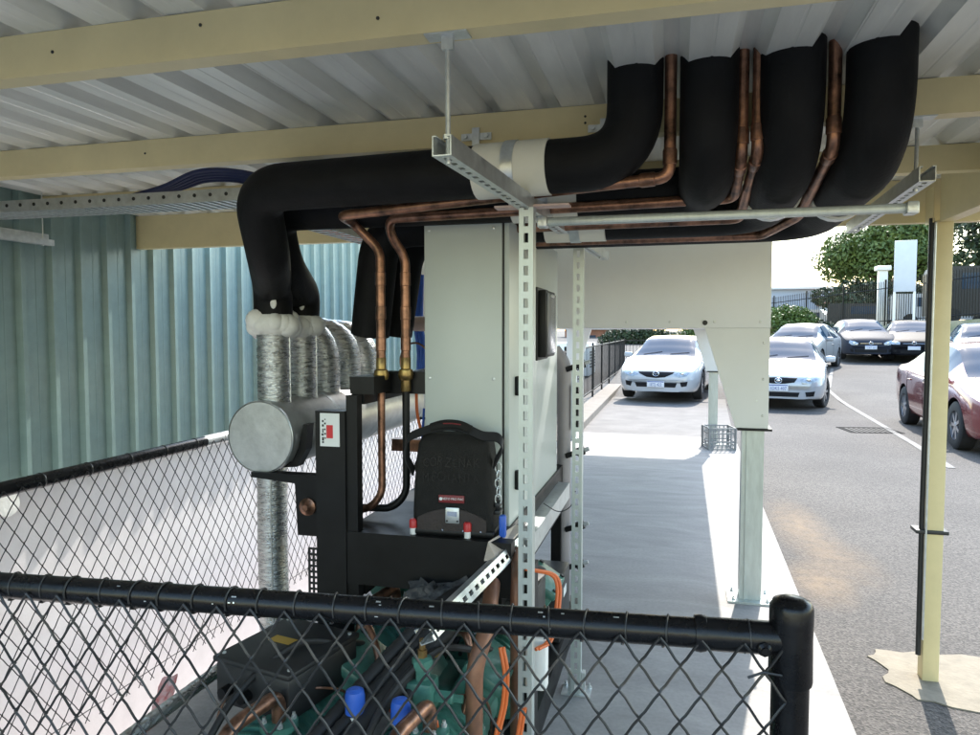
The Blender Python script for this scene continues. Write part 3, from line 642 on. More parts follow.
MB().bb((-.013, -.0845, .066), (.021, -.0835, .082)).build('buckle_plate', M_chrome, pl)
for x in (-.014, .022): MB().lathe([(.0035, 0), (.0035, .0015)], (x, -.0836, .050), 8, Matrix.Rotation(PI / 2, 3, 'X')).build('buckle_screw', M_ink, pl)
wr = mat('marker_ink', (.004, .004, .0045), .4, spec=.3)
for word, z0, tilt, y0 in (('CORZENAK', .243, 87, -.0725), ('MECHANIA', .192, 88, -.0748)):
    for k, ch in enumerate(word):
        text('marker_letter', ch, .042 * random.uniform(.85, 1.2), wr, bag, (-.088 + k * .0245 + random.uniform(-.002, .002), y0, z0 + random.uniform(-.004, .004)), (R(tilt), R(random.uniform(-9, 9)), 0), xs=.72)
# shoulder strap and padded grip
stp = spline([(-.145, -.03, .20), (-.165, -.05, .26), (-.155, -.06, .315), (-.11, -.06, .34), (-.05, -.05, .358), (.0, -.05, .362), (.05, -.05, .352), (.10, -.05, .332), (.15, -.05, .328), (.168, -.05, .30), (.15, -.045, .262), (.135, -.03, .235)], 6)
def ribbon(path, wvec, t):
    m = MB(); w2 = Vector(wvec) / 2; P = [Vector(p) for p in path]; vs = []
    for i, p in enumerate(P):
        d = (P[min(i + 1, len(P) - 1)] - P[max(i - 1, 0)]).normalized(); n = d.cross(w2).normalized() * t / 2
        vs += [p + w2 + n, p - w2 + n, p - w2 - n, p + w2 - n]
    fs = [(i * 4 + k, i * 4 + (k + 1) % 4, i * 4 + 4 + (k + 1) % 4, i * 4 + 4 + k) for i in range(len(P) - 1) for k in range(4)]
    return m.add(vs, fs + [(0, 1, 2, 3), tuple(len(vs) - 1 - k for k in range(4))])
ribbon(stp, (0, .022, .026), .005).build('strap', M_rub, bag)
gp = MB().tube(spline([(-.075, -.05, .354), (-.03, -.052, .367), (.02, -.052, .366), (.06, -.05, .350)], 6), [.016] * 19, 12).build('grip', M_bag, bag)
MB().tube(spline([(-.03, -.068, .372), (.0, -.069, .373), (.03, -.068, .370)], 3), .002, 6).build('grip_stitch', M_redlab, gp)
cg = MB()
for k, (z, a) in enumerate(((.225, 0), (.198, 1), (.172, 0), (.145, 1), (.118, 0))):
    cg.tube([(.150 + (.010 * math.cos(q) if a == 0 else .003 * math.cos(q)), -.035 + (.003 if a == 0 else .010) * math.cos(q), z + .018 * math.sin(q)) for q in np.linspace(0, 2 * PI, 14)], .0022, 6)
cg.build('chain', M_galv, bag)
MB().rbox((.148, -.02, .10), (.02, .05, .016), .004).rbox((.148, -.02, .075), (.022, .05, .014), .004).build('side_clip', M_dk, bag)
t = MB().rbox((-.547, 2.285, .868), (.022, .025, .075), .006).build('blue_tag', M_blue); t['label'] = 'bright blue plastic clip standing right of the tool bag'; t['category'] = 'clip'
t = MB().add([(-.575, 2.20, .832), (-.53, 2.40, .836), (-.498, 2.40, .836), (-.535, 2.14, .80), (-.575, 2.15, .79), (-.575, 2.20, .838), (-.53, 2.40, .842), (-.498, 2.40, .842), (-.535, 2.14, .806), (-.575, 2.15, .796)], [(0, 1, 2, 3, 4), (9, 8, 7, 6, 5), (0, 5, 6, 1), (1, 6, 7, 2), (2, 7, 8, 3), (3, 8, 9, 4), (4, 9, 5, 0)]).build('timber_offcut', M_wood); t['label'] = 'pale timber offcut beside the tool bag'; t['category'] = 'offcut'

# ================================================================== COMPRESSORS
def compressor(name, label, loc, rz=0, valve=True):
    t = thing(name, label, 'compressor', loc, rz, 'teal green compressors')
    # crankcase with bolted motor cover, axis along local y
    b = MB(); RX = Matrix.Rotation(-PI / 2, 3, 'X')
    b.lathe([(.06, -.36), (.125, -.355), (.135, -.33), (.135, -.30), (.125, -.29), (.128, .05), (.140, .07), (.142, .12), (.128, .14), (.128, .30), (.11, .34), (.06, .35)], (0, 0, .21), 24, RX)
    b.rbox((0, .02, .10), (.20, .50, .16), .02)
    for k in range(9): b.lathe([(.126, -.006), (.137, -.005), (.137, .005), (.126, .006)], (0, -.27 + k * .036, .21), 24, RX, cap=False)
    b.build('crankcase', M_teal, t)
    ev = MB(); ev.lathe([(.075, 0), (.082, .004), (.082, .022), (.06, .03)], (0, .35, .21), 20, RX)
    ev.build('end_cover', M_teal, t)
    MB().lathe([(.06, 0), (.064, .004), (.064, .02), (.05, .026)], (.128, .0, .24), 18, Matrix.Rotation(PI / 2, 3, 'Y')).build('side_cover', M_teal, t)
    cb_ = MB()
    for k in range(8):
        q = 2 * PI * k / 8; cb_.lathe([(.006, 0), (.006, .006)], (.148, .052 * math.cos(q), .24 + .052 * math.sin(q)), 6, Matrix.Rotation(PI / 2, 3, 'Y'))
    cb_.build('cover_bolts', M_galv, t)
    if valve:
     vb = MB(); vb.rbox((.0, -.05, .40), (.075, .075, .09), .01); vb.lathe([(.022, 0), (.022, .03), (.03, .03), (.03, .055), (.018, .06)], (.0, -.05, .445), 6); vb.lathe([(.018, 0), (.018, .05), (.012, .055), (.012, .08)], (.036, -.05, .40), 6, Matrix.Rotation(PI / 2, 3, 'Y'))
     vb.build('service_valve', M_teal, t)
     MB().lathe([(.014, 0), (.014, .02), (.009, .022), (.009, .05)], (0, -.05, .505), 6).build('valve_stem', M_brass, t)
    cl = MB(); cl.tube(spline([(.07, -.05, .40), (.11, -.03, .40), (.15, .04, .36), (.15, .12, .27), (.13, .2, .16)], 6), .004, 6); cl.tube(spline([(-.05, .1, .43), (-.09, .0, .44), (-.15, -.1, .36), (-.14, -.2, .2)], 6), .004, 6)
    cl.build('capillary', M_copper, t)
    MB().tube(spline([(.06, .30, .30), (.12, .25, .40), (.10, .1, .47), (.02, .0, .50), (-.06, -.16, .43), (-.1, -.3, .3)], 8), .010, 8).build('cable', M_rub, t)
    for s in (-1, 1):
        rot = Matrix.Rotation(s * R(32), 3, 'Y')
        h = MB(); c = Vector((s * .10, .18, .335)); h.rbox(c, (.12, .20, .12), .014, rot=rot); h.rbox(c + rot @ Vector((0, 0, .07)), (.135, .22, .035), .01, rot=rot); hd = h.build('cylinder_head', M_teal, t)
        bt = MB()
        for x in (-.05, .05):
            for y in (-.09, 0, .09): bt.lathe([(.009, 0), (.009, .008)], c + rot @ Vector((x, y, .087)), 6, rot)
        bt.build('head_bolts', M_dk, hd)
    fb = MB()
    for k in range(12):
        a = 2 * PI * k / 12; fb.lathe([(.008, 0), (.008, .009)], (.115 * math.cos(a), -.357, .21 + .115 * math.sin(a)), 6, Matrix.Rotation(PI / 2, 3, 'X'))
    fb.build('flange_bolts', M_dk, t)
    MB().lathe([(.036, -.03), (.036, .012), (.05, .012), (.05, .028), (.03, .03)], (.06, -.16, .34), 16).build('suction_port', M_teal, t)
    sbm = MB()
    for k in range(4): sbm.lathe([(.008, 0), (.008, .009), (.005, .010), (.005, .018)], (.06 + .038 * math.cos(k * PI / 2 + .6), -.16 + .038 * math.sin(k * PI / 2 + .6), .368), 6)
    sbm.build('port_bolts', M_galv, t)
    MB().tube(fillet([(.06, -.16, .36), (.06, -.16, .44), (.03, -.34, .44), (.02, -.40, .36), (.02, -.41, -.08)], .045, 6), .019, 12).build('port_elbow', M_copper, t)
    MB().bb((-.04, -.3615, .17), (.05, -.3595, .23)).build('rating_plate', M_galv, t)
    for x in (-.10, .10):
        for y in (-.2, .22): MB().rbox((x, y, .018), (.06, .05, .036), .006).build('foot', M_blk, t)
    return t
c1 = compressor('compressor', 'teal green compressor under black terminal box, left in the rack', (-1.06, 1.80, .12), valve=False)
c2 = compressor('compressor', 'teal green compressor beside the rusty pipe, right in the rack', (-.66, 1.86, .12))
c3 = compressor('compressor', 'teal green compressor rearmost, behind the slotted upright', (-.63, 2.62, .12), valve=False)
c4 = compressor('compressor', 'teal green compressor rearmost at left, under the black shelf', (-1.06, 2.62, .12))
# terminal boxes
def tbox(loc, lab, rz, sticker):
    t = thing('terminal_box', lab, 'terminal box', loc, rz, 'black terminal boxes')
    MB().rbox((0, 0, .06), (.27, .30, .12), .012).build('box', M_dk, t); MB().rbox((0, 0, .128), (.28, .31, .018), .006).build('lid', M_dk, t)
    for x in (-.12, .12):
        for y in (-.13, .13): MB().lathe([(.006, 0), (.006, .004)], (x, y, .137), 8).build('screw', M_galv, t)
    if sticker: MB().bb((-.07, -.01, .1372), (.01, .028, .138)).build('warning_sticker', M_yel, t)
    for k in range(3): MB().lathe([(.016, 0), (.016, .03)], (-.08 + k * .07, -.15, .05), 10, Matrix.Rotation(PI / 2, 3, 'X')).build('gland', M_blk, t)
    return t
tbox((-1.08, 1.83, .47), 'black terminal box with yellow sticker on the left compressor', R(-12), True)
# silver pipe with red wrapped valves at the left
t = thing('foil_pipe', 'thin silver foil pipe lying along the left of compressors', 'pipe')
P, rr = crinkle(dense([(-1.315, 1.2, .50), (-1.315, 2.3, .50)], .02), .019); MB().tube(P, rr, 12).build('foil', M_foil, t)
MB().tube([(-1.315, 2.2, .0), (-1.315, 2.2, .5)], .015, 10).tube([(-1.315, 1.3, .0), (-1.315, 1.3, .5)], .015, 10).build('support', M_blk, t)
def rag(name, lab, c, d, m, n=9, cat='tag', jj=.005):
    g = MB(); vs = []
    for i in range(n):
        for j in range(n):
            u, v = i / (n - 1) - .5, j / (n - 1) - .5
            vs.append((c[0] + d[0] * u + random.uniform(-jj, jj), c[1] + d[1] * v + random.uniform(-jj, jj) + jj * 1.5 * math.sin(9 * u), c[2] + d[2] * (v + .3 * u) + random.uniform(-jj, jj)))
    vs += [(x, y, z - .004) for x, y, z in vs]; k = n * n
    fs = [(i * n + j, i * n + j + 1, (i + 1) * n + j + 1, (i + 1) * n + j) for i in range(n - 1) for j in range(n - 1)]
    g.add(vs, fs + [tuple(q + k for q in reversed(f)) for f in fs])
    o = g.build(name, m); o['label'] = lab; o['category'] = cat; return o
M_redwrap = mat('red_white_wrap', (.50, .02, .025), .5, col2=(.60, .50, .48), vscale=26)
rag('warning_tag', 'crumpled red and white tag hanging above the silver pipe', (-1.44, 1.74, .44), (.075, .05, .11), M_redwrap)
rag('warning_tag', 'crumpled red and white tag below the silver pipe', (-1.33, 1.56, .40), (.09, .08, .04), M_redwrap)
t = rag('plastic_wrap', 'crumpled clear plastic wrap lying in front of the black shelf', (-.70, 2.10, .67), (.26, .14, .08), M_plas, 14, 'plastic wrap', .011); [setattr(p_, 'use_smooth', True) for p_ in t.data.polygons]
# ribbed black hoses
G_h = 'black ribbed hoses over the compressors'
for k, (lab, dx) in enumerate((('thick black hose leftmost of the bundle crossing the compressors', 0), ('thick black hose in the middle of the bundle crossing the compressors', .045), ('thick black hose rightmost of the bundle crossing the compressors', .092))):
    P = dense(spline([(-.60 + dx * .4, 2.19, .70), (-.68 + dx, 2.06, .685), (-.76 + dx, 1.88, .61), (-.86 + dx, 1.68, .50), (-.94 + dx, 1.45, .40), (-1.0 + dx, 1.25, .20)], 8), .012)
    o = MB().tube(P, [(.020 if k < 2 else .027) * (1.06 if i % 2 else .96) for i in range(len(P))], 12).build('ribbed_hose', M_rub); o['label'] = lab; o['category'] = 'hose'; o['group'] = G_h
# blue capped valves
for (x, y, z, lab) in ((-.80, 1.68, .515, 'blue capped valve left of the black hoses'), (-.672, 1.68, .505, 'blue capped valve right of the black hoses')):
    t = thing('capped_valve', lab, 'valve', (x, y, z), group='blue capped valves')
    MB().lathe([(.012, -.10), (.012, .0)], (0, 0, 0), 10).lathe([(.018, -.04), (.018, -.005)], (0, 0, 0), 10).build('stem', M_whitep, t)
    MB().lathe([(.020, 0), (.026, .004), (.026, .05), (.023, .062), (.012, .068)], (0, 0, 0), 16).build('cap', M_blue, t)
# rusty pipes rising in front
M_rust = mat('rusty_brown_pipe', (.34, .16, .09), .5, .4, col2=(.16, .085, .06), vscale=12)
for (p, r, lab) in (([(-.535, 2.10, .74), (-.50, 1.90, .68), (-.52, 1.84, .60), (-.522, 1.84, .10)], .024, 'brown pipe left of the slotted upright, dropping in front'),
                    ([(-.50, 2.3, .78), (-.457, 2.10, .76), (-.455, 2.08, .70), (-.455, 2.08, .10)], .019, 'brown pipe close behind the slotted upright')):
    o = MB().tube(fillet(p, .05, 6), r, 16).build('brown_pipe', M_rust); o['label'] = lab; o['category'] = 'pipe'; o['group'] = 'brown suction pipes'
for p, lab in (([(-.44, 2.14, .78), (-.36, 2.2, .74), (-.345, 2.15, .66), (-.36, 2.1, .58), (-.39, 2.05, .57)], 'orange cable loop right of the slotted upright'),
               ([(-.47, 1.93, .62), (-.455, 1.92, .55), (-.46, 1.92, .46), (-.475, 1.9, .36), (-.43, 1.94, .34), (-.41, 1.95, .44)], 'orange cable hanging beside the brown pipe'),
               ([(-.60, 1.72, .50), (-.57, 1.68, .44), (-.56, 1.66, .33), (-.56, 1.65, .15)], 'orange cable dropping from green compressor head'),
               ([(-.76, 1.82, .455), (-.70, 1.80, .44)], 'short orange cable between blue cap and cylinder head')):
    o = thing('orange_cable', lab, 'cable', group='orange cables on the rack')
    MB().tube(spline(p, 8), .0055, 8).build('core', M_orange, o); MB().tube([Vector(q) + Vector((.009, .005, 0)) for q in spline(p, 8)], .005, 8).build('core', M_orange, o)
for k, (p, r, m_, lab) in enumerate((
    ([(-1.2, 1.5, .30), (-1.0, 1.55, .34), (-.85, 1.62, .30), (-.7, 1.55, .36), (-.52, 1.6, .30)], .012, M_rub, 'black cable looping low across the front of the compressors'),
    ([(-.72, 1.70, .36), (-.69, 1.76, .52), (-.66, 1.90, .60), (-.60, 2.05, .72)], .014, M_rub, 'black conduit beside the brown front pipe'),
    ([(-.95, 2.05, .62), (-.88, 1.98, .58), (-.84, 1.93, .50), (-.86, 1.9, .36)], .011, M_copper, 'thin copper line left of the blue capped valves'),
    ([(-.64, 2.04, .60), (-.58, 1.97, .62), (-.56, 1.95, .52), (-.585, 1.9, .36)], .011, M_copper, 'thin copper line behind the brown front pipe'))):
    o = MB().tube(spline(p, 8), r, 10).build('small_pipe', m_); o['label'] = lab; o['category'] = 'pipe'
    MB().lathe([(r * 1.05, -.012), (r * 1.5, -.01), (r * 1.5, .01), (r * 1.05, .012)], p[2], 8).build('nut', M_brass, o)
tbox((-.60, 2.50, .47), 'black terminal box on the rear right compressor', 0, False)
o = MB().rbox((-.40, 2.12, .50), (.07, .05, .17), .015).build('white_canister', M_whitep); o['label'] = 'small white canister behind the slotted upright'; o['category'] = 'canister'
# small valves on right manifold
mf = thing('discharge_manifold', 'grey vertical oil pipe with black valves right of the cabinet', 'manifold')
MB().tube(fillet([(-.545, 3.62, 0), (-.545, 3.62, 1.35), (-.60, 3.62, 1.42)], .05), .036, 16).build('pipe', mat('grey_pipe', (.30, .28, .29), .5, .2, var=.1), mf)
for z in (.30, .50, .88, 1.32):
    v = MB().lathe([(.014, 0), (.014, .06), (.022, .06), (.022, .10)], (-.53, 3.59, z), 10, Matrix.Rotation(R(70), 3, 'Y')).build('valve', M_blk, mf)
    MB().lathe([(.012, .10), (.010, .125)], (-.53, 3.59, z), 8, Matrix.Rotation(R(70), 3, 'Y')).build('valve_tip', M_galv, v)
MB().bb((-.50, 3.60, 1.02), (-.47, 3.63, 1.24)).build('sight_gauge', M_blk, mf)
MB().bb((-.70, 2.46, .70), (-.49, 3.45, .775)).build('cable_duct', M_galv, mf)
o = MB().tube(spline([(-.52, 2.9, .80), (-.46, 2.92, .765), (-.41, 2.93, .79), (-.388, 2.90, .86)], 6), .002, 6).build('earth_wire', M_wire); o['label'] = 'thin dark wire looping from the cabinet to rear upright'; o['category'] = 'wire'
jb = thing('oil_box', 'dark grey box on floor behind slotted upright', 'box', (-.56, 3.25, .12)); MB().rbox((0, 0, .14), (.16, .30, .28), .01).build('box', M_dk, jb); MB().bb((.081, -.06, .18), (.083, .02, .22)).build('sticker', M_label, jb)

# ================================================================== GAS COOLER
gc = thing('gas_cooler', 'big pale grey steel gas cooler raised on flared legs', 'cooler')
GX0, GX1, GY0, GY1, GZ0, GZ1 = -1.53, .50, 4.15, 10.2, 1.53, 2.12
MB().rbox(((GX0 + GX1) / 2, (GY0 + GY1) / 2, (GZ0 + GZ1) / 2), (GX1 - GX0, GY1 - GY0, GZ1 - GZ0), .008).build('casing', M_cool, gc)
MB().rbox(((GX0 + GX1) / 2, GY0 - .004, (GZ0 + GZ1) / 2 + .002), (GX1 - GX0 + .004, .006, GZ1 - GZ0 + .002), .002).build('end_panel', M_cool, gc)
for i in range(5):
    y = 4.8 + i * 1.2
    f = MB().lathe([(.54, 0), (.56, .12), (.54, .14), (.52, .12), (.50, .01)], (-.515, y, GZ1), 28, cap=False).build('fan_ring', M_cool, gc)
    fb = MB().lathe([(.09, .02), (.09, .10), (.02, .11)], (-.515, y, GZ1), 14)
    for k in range(5): fb.box(Vector((-.515, y, GZ1 + .06)) + Vector((math.cos(k * 1.2566), math.sin(k * 1.2566), 0)) * .26, (.36, .13, .006), Matrix.Rotation(k * 1.2566, 3, 'Z') @ Matrix.Rotation(.35, 3, 'X'))
    fb.build('fan', M_dk, f)
for (y, s) in ((GY0, 1), (9.84, 1), (GY0, -1), (9.84, -1)):
    xo = GX1 if s == 1 else GX0
    poly = [(xo, GZ0), (xo - s * .34, GZ0), (xo - s * .17, .98), (xo, .98)]
    lg = MB().prism(poly, 'y', y, y + .05).prism([(xo - s * .005, GZ0), (xo, GZ0), (xo, .98), (xo - s * .005, .98)], 'y', y + .05, y + .22).build('leg_flare', M_cool, gc)
    pst = MB(); xm = xo - s * .075
    pst.bb((xm - .058, y + .02, .012), (xm + .058, y + .026, .965)).bb((xm - .058, y + .026, .012), (xm - .052, y + .13, .965)).bb((xm + .052, y + .026, .012), (xm + .058, y + .13, .965)).bb((xm - .035, y + .012, .012), (xm - .03, y + .0199, .965))
    ps = pst.build('leg_post', M_galvpost, gc)
    MB().bb((xm - .085, y - .01, .966), (xm + .095, y + .16, .979)).build('leg_gasket', M_blk, ps)
    pp_ = MB().bb((xm - .12, y - .03, 0), (xm + .12, y + .17, .012)).build('foot_plate', M_galvpost, ps)
    for bx in (-.09, .09):
        for by in (.0, .14): MB().lathe([(.011, 0), (.011, .010), (.006, .011), (.006, .022)], (xm + bx, y + by, .012), 6).build('anchor_bolt', M_galv, ps)
    MB().lathe([(.014, 0), (.014, .004)], (xo - s * .34, y - .0075, GZ0 + .03), 12, Matrix.Rotation(PI / 2, 3, 'X')).build('panel_plug', M_ink, gc)
    MB().lathe([(.006, 0), (.006, .003)], (xo - s * .06, y, 1.13), 8, Matrix.Rotation(PI / 2, 3, 'X')).build('leg_screw', M_galv, gc)

scm = MB().lathe([(.007, 0), (.007, .002), (.004, .004)], seg=8).mesh('panel_screw'); scm.materials.append(M_galv)
for k in range(9):
    for z in (GZ0 + .035, GZ1 - .05): part('panel_screw', scm, gc, (GX1 - .05 - k * .24, GY0 - .0075, z), (R(90), 0, 0))
for z in (1.05, 1.25, 1.45): part('panel_screw', scm, gc, (GX1 - .03, GY0, z), (R(90), 0, 0))
th = R(-.75); pv = Vector((GX1, GY0, 0)); gc.rotation_euler = (0, 0, th); gc.location = pv - Matrix.Rotation(th, 3, 'Z') @ pv
# ================================================================== MILK CRATE
mc = thing('milk_crate', 'grey plastic milk crate by the far cooler leg', 'crate', (.56, 9.60, 0), R(12))
m = MB(); a, h = .165, .28
for z in (.0, .05, .09, .20, .265): 
    for (c, d) in (((0, -a, z + .008), (2 * a, .008, .016)), ((0, a, z + .008), (2 * a, .008, .016)), ((-a, 0, z + .008), (.008, 2 * a, .016)), ((a, 0, z + .008), (.008, 2 * a, .016))): m.box(c, d)
for k in range(7):
    q = -a + k * 2 * a / 6; wd = .03 if k in (0, 6) else .012
    for (c, d) in (((q, -a - .002, h / 2), (wd, .007, h)), ((q, a + .002, h / 2), (wd, .007, h)), ((-a - .002, q, h / 2), (.007, wd, h)), ((a + .002, q, h / 2), (.007, wd, h))): m.box(c, d)
m.build('sides', M_crate, mc)
m = MB()
for k in range(8): m.bb((-a, -a + .005 + k * .04, .004), (a, -a + .02 + k * .04, .010))
m.build('base', M_crate, mc)

# ================================================================== CARS
def pchip(xk, yk, x):
    xk, yk = np.array(xk, float), np.array(yk, float); h = np.diff(xk); d = np.diff(yk) / h; n = len(xk); m = np.zeros(n)
    for i in range(1, n - 1):
        if d[i - 1] * d[i] > 0: w1, w2 = 2 * h[i] + h[i - 1], h[i] + 2 * h[i - 1]; m[i] = (w1 + w2) / (w1 / d[i - 1] + w2 / d[i])
    m[0], m[-1] = d[0], d[-1]
    i = np.clip(np.searchsorted(xk, x) - 1, 0, n - 2); t = (x - xk[i]) / h[i]
    return (2 * t**3 - 3 * t**2 + 1) * yk[i] + (t**3 - 2 * t**2 + t) * h[i] * m[i] + (-2 * t**3 + 3 * t**2) * yk[i + 1] + (t**3 - t**2) * h[i] * m[i + 1]
SEDAN = dict(L=4.72, W=.90, wheels=(.93, 3.68), wr=.325,
    top=[(0, .60), (.05, .66), (.22, .75), (.6, .86), (1.08, .985), (1.5, 1.19), (2.0, 1.405), (2.55, 1.45), (3.1, 1.43), (3.5, 1.34), (4.05, 1.10), (4.35, 1.06), (4.66, 1.02), (4.72, .95)],
    wid=[(0, .60), (.05, .70), (.18, .80), (.45, .875), (1.0, .90), (3.6, .90), (4.4, .85), (4.66, .76), (4.72, .68)],
    belt=[(0, .54), (.05, .60), (.25, .70), (.6, .80), (1.08, .92), (2.5, .95), (4.0, 1.0), (4.66, .95), (4.72, .88)],
    cowl=1.10, roofF=1.98, roofR=3.12, deck=4.02, side=(1.55, 3.75))
HATCH = dict(L=4.22, W=.89, wheels=(.87, 3.45), wr=.325,
    top=[(0, .62), (.05, .68), (.2, .79), (.55, .90), (.98, 1.02), (1.4, 1.24), (1.9, 1.44), (2.5, 1.49), (3.2, 1.47), (3.7, 1.38), (4.05, 1.08), (4.18, .98), (4.22, .92)],
    wid=[(0, .60), (.05, .70), (.16, .79), (.42, .865), (.9, .89), (3.3, .89), (3.9, .86), (4.16, .78), (4.22, .7)],
    belt=[(0, .55), (.05, .62), (.22, .73), (.55, .84), (.98, .95), (2.4, .98), (3.8, 1.03), (4.1, .98), (4.22, .86)],
    cowl=1.0, roofF=1.88, roofR=3.62, deck=4.02, side=(1.45, 3.6))
def car(label, spec, paint, loc, a, style, group='cars in the car park', plate=None, wheelrot=0, cat='car', roofrack=False):
    sp = spec; L, W = sp['L'], sp['W']
    root = thing('parked_car', label, cat, (loc[0], loc[1], gz(loc[1])), -a, group)
    ys = np.unique(np.concatenate([np.linspace(0, .25, 8), np.linspace(.25, 1.1, 12), np.linspace(1.1, L - .3, 46), np.linspace(L - .3, L, 8), [sp['cowl'], sp['roofF'], sp['roofR'], sp['deck'], *sp['side']]]))
    tz = pchip(*zip(*sp['top']), ys); wd = pchip(*zip(*sp['wid']), ys); bz = pchip(*zip(*sp['belt']), ys); bz = np.minimum(bz, tz - .03)
    zb = np.where(ys < .3, .20 + (.3 - ys) * .10, np.where(ys > L - .4, .22 + (ys - L + .4) * .25, .20))
    rings = []; SEG = 3
    for i, y in enumerate(ys):
        cab_ = max(0., min(1., (tz[i] - bz[i] - .06) / .35)); w_ = wd[i]
        wr_ = w_ * (.78 * (1 - cab_) + .66 * cab_); cr = .03 + .035 * cab_
        K = [(0, zb[i]), (.82 * w_, zb[i]), (.955 * w_, zb[i] + .07), (w_, zb[i] + .26), (.995 * w_, bz[i] - .13), (.955 * w_, bz[i]), (wr_, tz[i] - cr), (wr_ * .6, tz[i] - cr * .28), (0, tz[i])]
        if i < 1: pass
        K = np.array(K); P = np.vstack([[-K[1][0], K[1][1]], K, [-K[-2][0], K[-2][1]]]); out = []
        for k in range(1, len(P) - 2):
            for j in range(SEG):
                t = j / SEG; p0, p1, p2, p3 = P[k - 1:k + 3]; tn = .5 if k not in (5, 6) else .28
                m1, m2 = tn * (p2 - p0) * .9, tn * (p3 - p1) * .9
                out.append((2 * t**3 - 3 * t**2 + 1) * p1 + (t**3 - 2 * t**2 + t) * m1 + (-2 * t**3 + 3 * t**2) * p2 + (t**3 - t**2) * m2)
        out.append(P[-2]); half = [(max(0, q[0]), q[1]) for q in out]
        full = half + [(-x, z) for x, z in half[-2:0:-1]]
        rings.append([(x, y - L / 2, z) for x, z in full])
    nr = len(rings[0]); H = 8 * SEG; vs = [q for r_ in rings for q in r_]; fs = []; mi = []
    for i in range(len(ys) - 1):
        ym = (ys[i] + ys[i + 1]) / 2
        for k in range(nr):
            fs.append((i * nr + k, i * nr + (k + 1) % nr, (i + 1) * nr + (k + 1) % nr, (i + 1) * nr + k))
            kk = (k if k < H else nr - 1 - k); s = kk // SEG; idx = 0
            if s >= 6 and sp['cowl'] < ym < sp['roofF'] - .04: idx = 1
            elif s >= 6 and sp['roofR'] + .05 < ym < sp['deck']: idx = 2
            elif s == 5 and sp['side'][0] < ym < sp['side'][1] and not any(abs(ym - q) < .035 for q in (2.52, 3.42)): idx = 3 if k < H else 4
            mi.append(idx)
    fs.append(tuple(range(nr))); mi.append(0); fs.append(tuple((len(ys) - 1) * nr + k for k in range(nr))); mi.append(0)
    me = bpy.data.meshes.new('b'); me.from_pydata(vs, [], fs)
    for m in (paint, M_glass, M_glass, M_glass, M_glass, M_grille): me.materials.append(m)
    for p, q in zip(me.polygons, mi): p.material_index = q; p.use_smooth = True
    bm = bmesh.new(); bm.from_mesh(me); bmesh.ops.recalc_face_normals(bm, faces=bm.faces[:]); bm.to_mesh(me); bm.free()
    bvh = BVHTree.FromPolygons([Vector(v) for v in vs], fs)
    # wheel arches
    tmp = bpy.data.objects.new('tmp', me); COL.objects.link(tmp); cuts = []
    wR = sp['wr']
    for yw in sp['wheels']:
        for s in (-1, 1):
            cm = MB().cyl((s * (W - .30), yw - L / 2, wR), (s * (W + .3), yw - L / 2, wR), wR + .055, 28).mesh('cut')
            for _ in range(6): cm.materials.append(M_grille)
            for p in cm.polygons: p.material_index = 5
            c = bpy.data.objects.new('cut', cm); COL.objects.link(c); cuts.append(c)
            md = tmp.modifiers.new('b', 'BOOLEAN'); md.operation = 'DIFFERENCE'; md.solver = 'EXACT'; md.object = c; md.material_mode = 'INDEX'
    dg_ = bpy.context.evaluated_depsgraph_get(); ev = bpy.data.meshes.new_from_object(tmp.evaluated_get(dg_))
    for c in cuts + [tmp]: bpy.data.objects.remove(c, do_unlink=True)
    groups = {0: ('body', paint), 1: ('windscreen', M_glass), 2: ('rear_window', M_glass), 3: ('side_window', M_glass), 4: ('side_window', M_glass), 5: ('wheel_arch', M_grille)}
    V = [tuple(v.co) for v in ev.vertices]; body = None
    for gi, (nm, mt) in groups.items():
        F = [tuple(p.vertices) for p in ev.polygons if p.material_index == gi]
        if not F: continue
        used = sorted({i for f in F for i in f}); mp = {q: i for i, q in enumerate(used)}
        m2 = bpy.data.meshes.new(nm); m2.from_pydata([V[i] for i in used], [], [tuple(mp[i] for i in f) for f in F]); m2.materials.append(mt)
        for p in m2.polygons: p.use_smooth = True
        if gi == 0:
            try: m2.set_sharp_from_angle(angle=R(38))
            except Exception: pass
        o = link(nm, m2, root)
    # ---- front patches projected on the nose
    def hit(x, z, off=.004):
        h = bvh.ray_cast(Vector((x, -L / 2 - 1, z)), Vector((0, 1, 0)))
        return (h[0] + h[1].normalized() * 0 + Vector((0, -off, 0))) if h[0] is not None else Vector((x, -L / 2, z))
    def patch(name, poly, m, off=.004, rings_=5, parent=root):
        g = MB(); B = []
        for i in range(len(poly)):
            p, q = poly[i], poly[(i + 1) % len(poly)]; k = 5
            B += [(p[0] + (q[0] - p[0]) * j / k, p[1] + (q[1] - p[1]) * j / k) for j in range(k)]
        cx = sum(p[0] for p in B) / len(B); cz = sum(p[1] for p in B) / len(B); n = len(B); vs = []
        for r_ in range(rings_, 0, -1):
            for p in B: vs.append(hit(cx + (p[0] - cx) * r_ / rings_, cz + (p[1] - cz) * r_ / rings_, off))
        vs.append(hit(cx, cz, off)); ns = len(vs) - n
        fs = [(r_ * n + k, r_ * n + (k + 1) % n, (r_ + 1) * n + (k + 1) % n, (r_ + 1) * n + k) for r_ in range(rings_ - 1) for k in range(n)] + [((rings_ - 1) * n + k, (rings_ - 1) * n + (k + 1) % n, len(vs) - 1) for k in range(n)]
        # skirt back into the body so that the patch is a solid piece
        nb = len(vs); vs += [v + Vector((0, .05, 0)) for v in vs[:n]]
        fs += [(k, (k + 1) % n, nb + (k + 1) % n, nb + k) for k in range(n)]
        g.add(vs, fs, True); return g.build(name, m, parent)
    mir = lambda P: [(-x, z) for x, z in P]
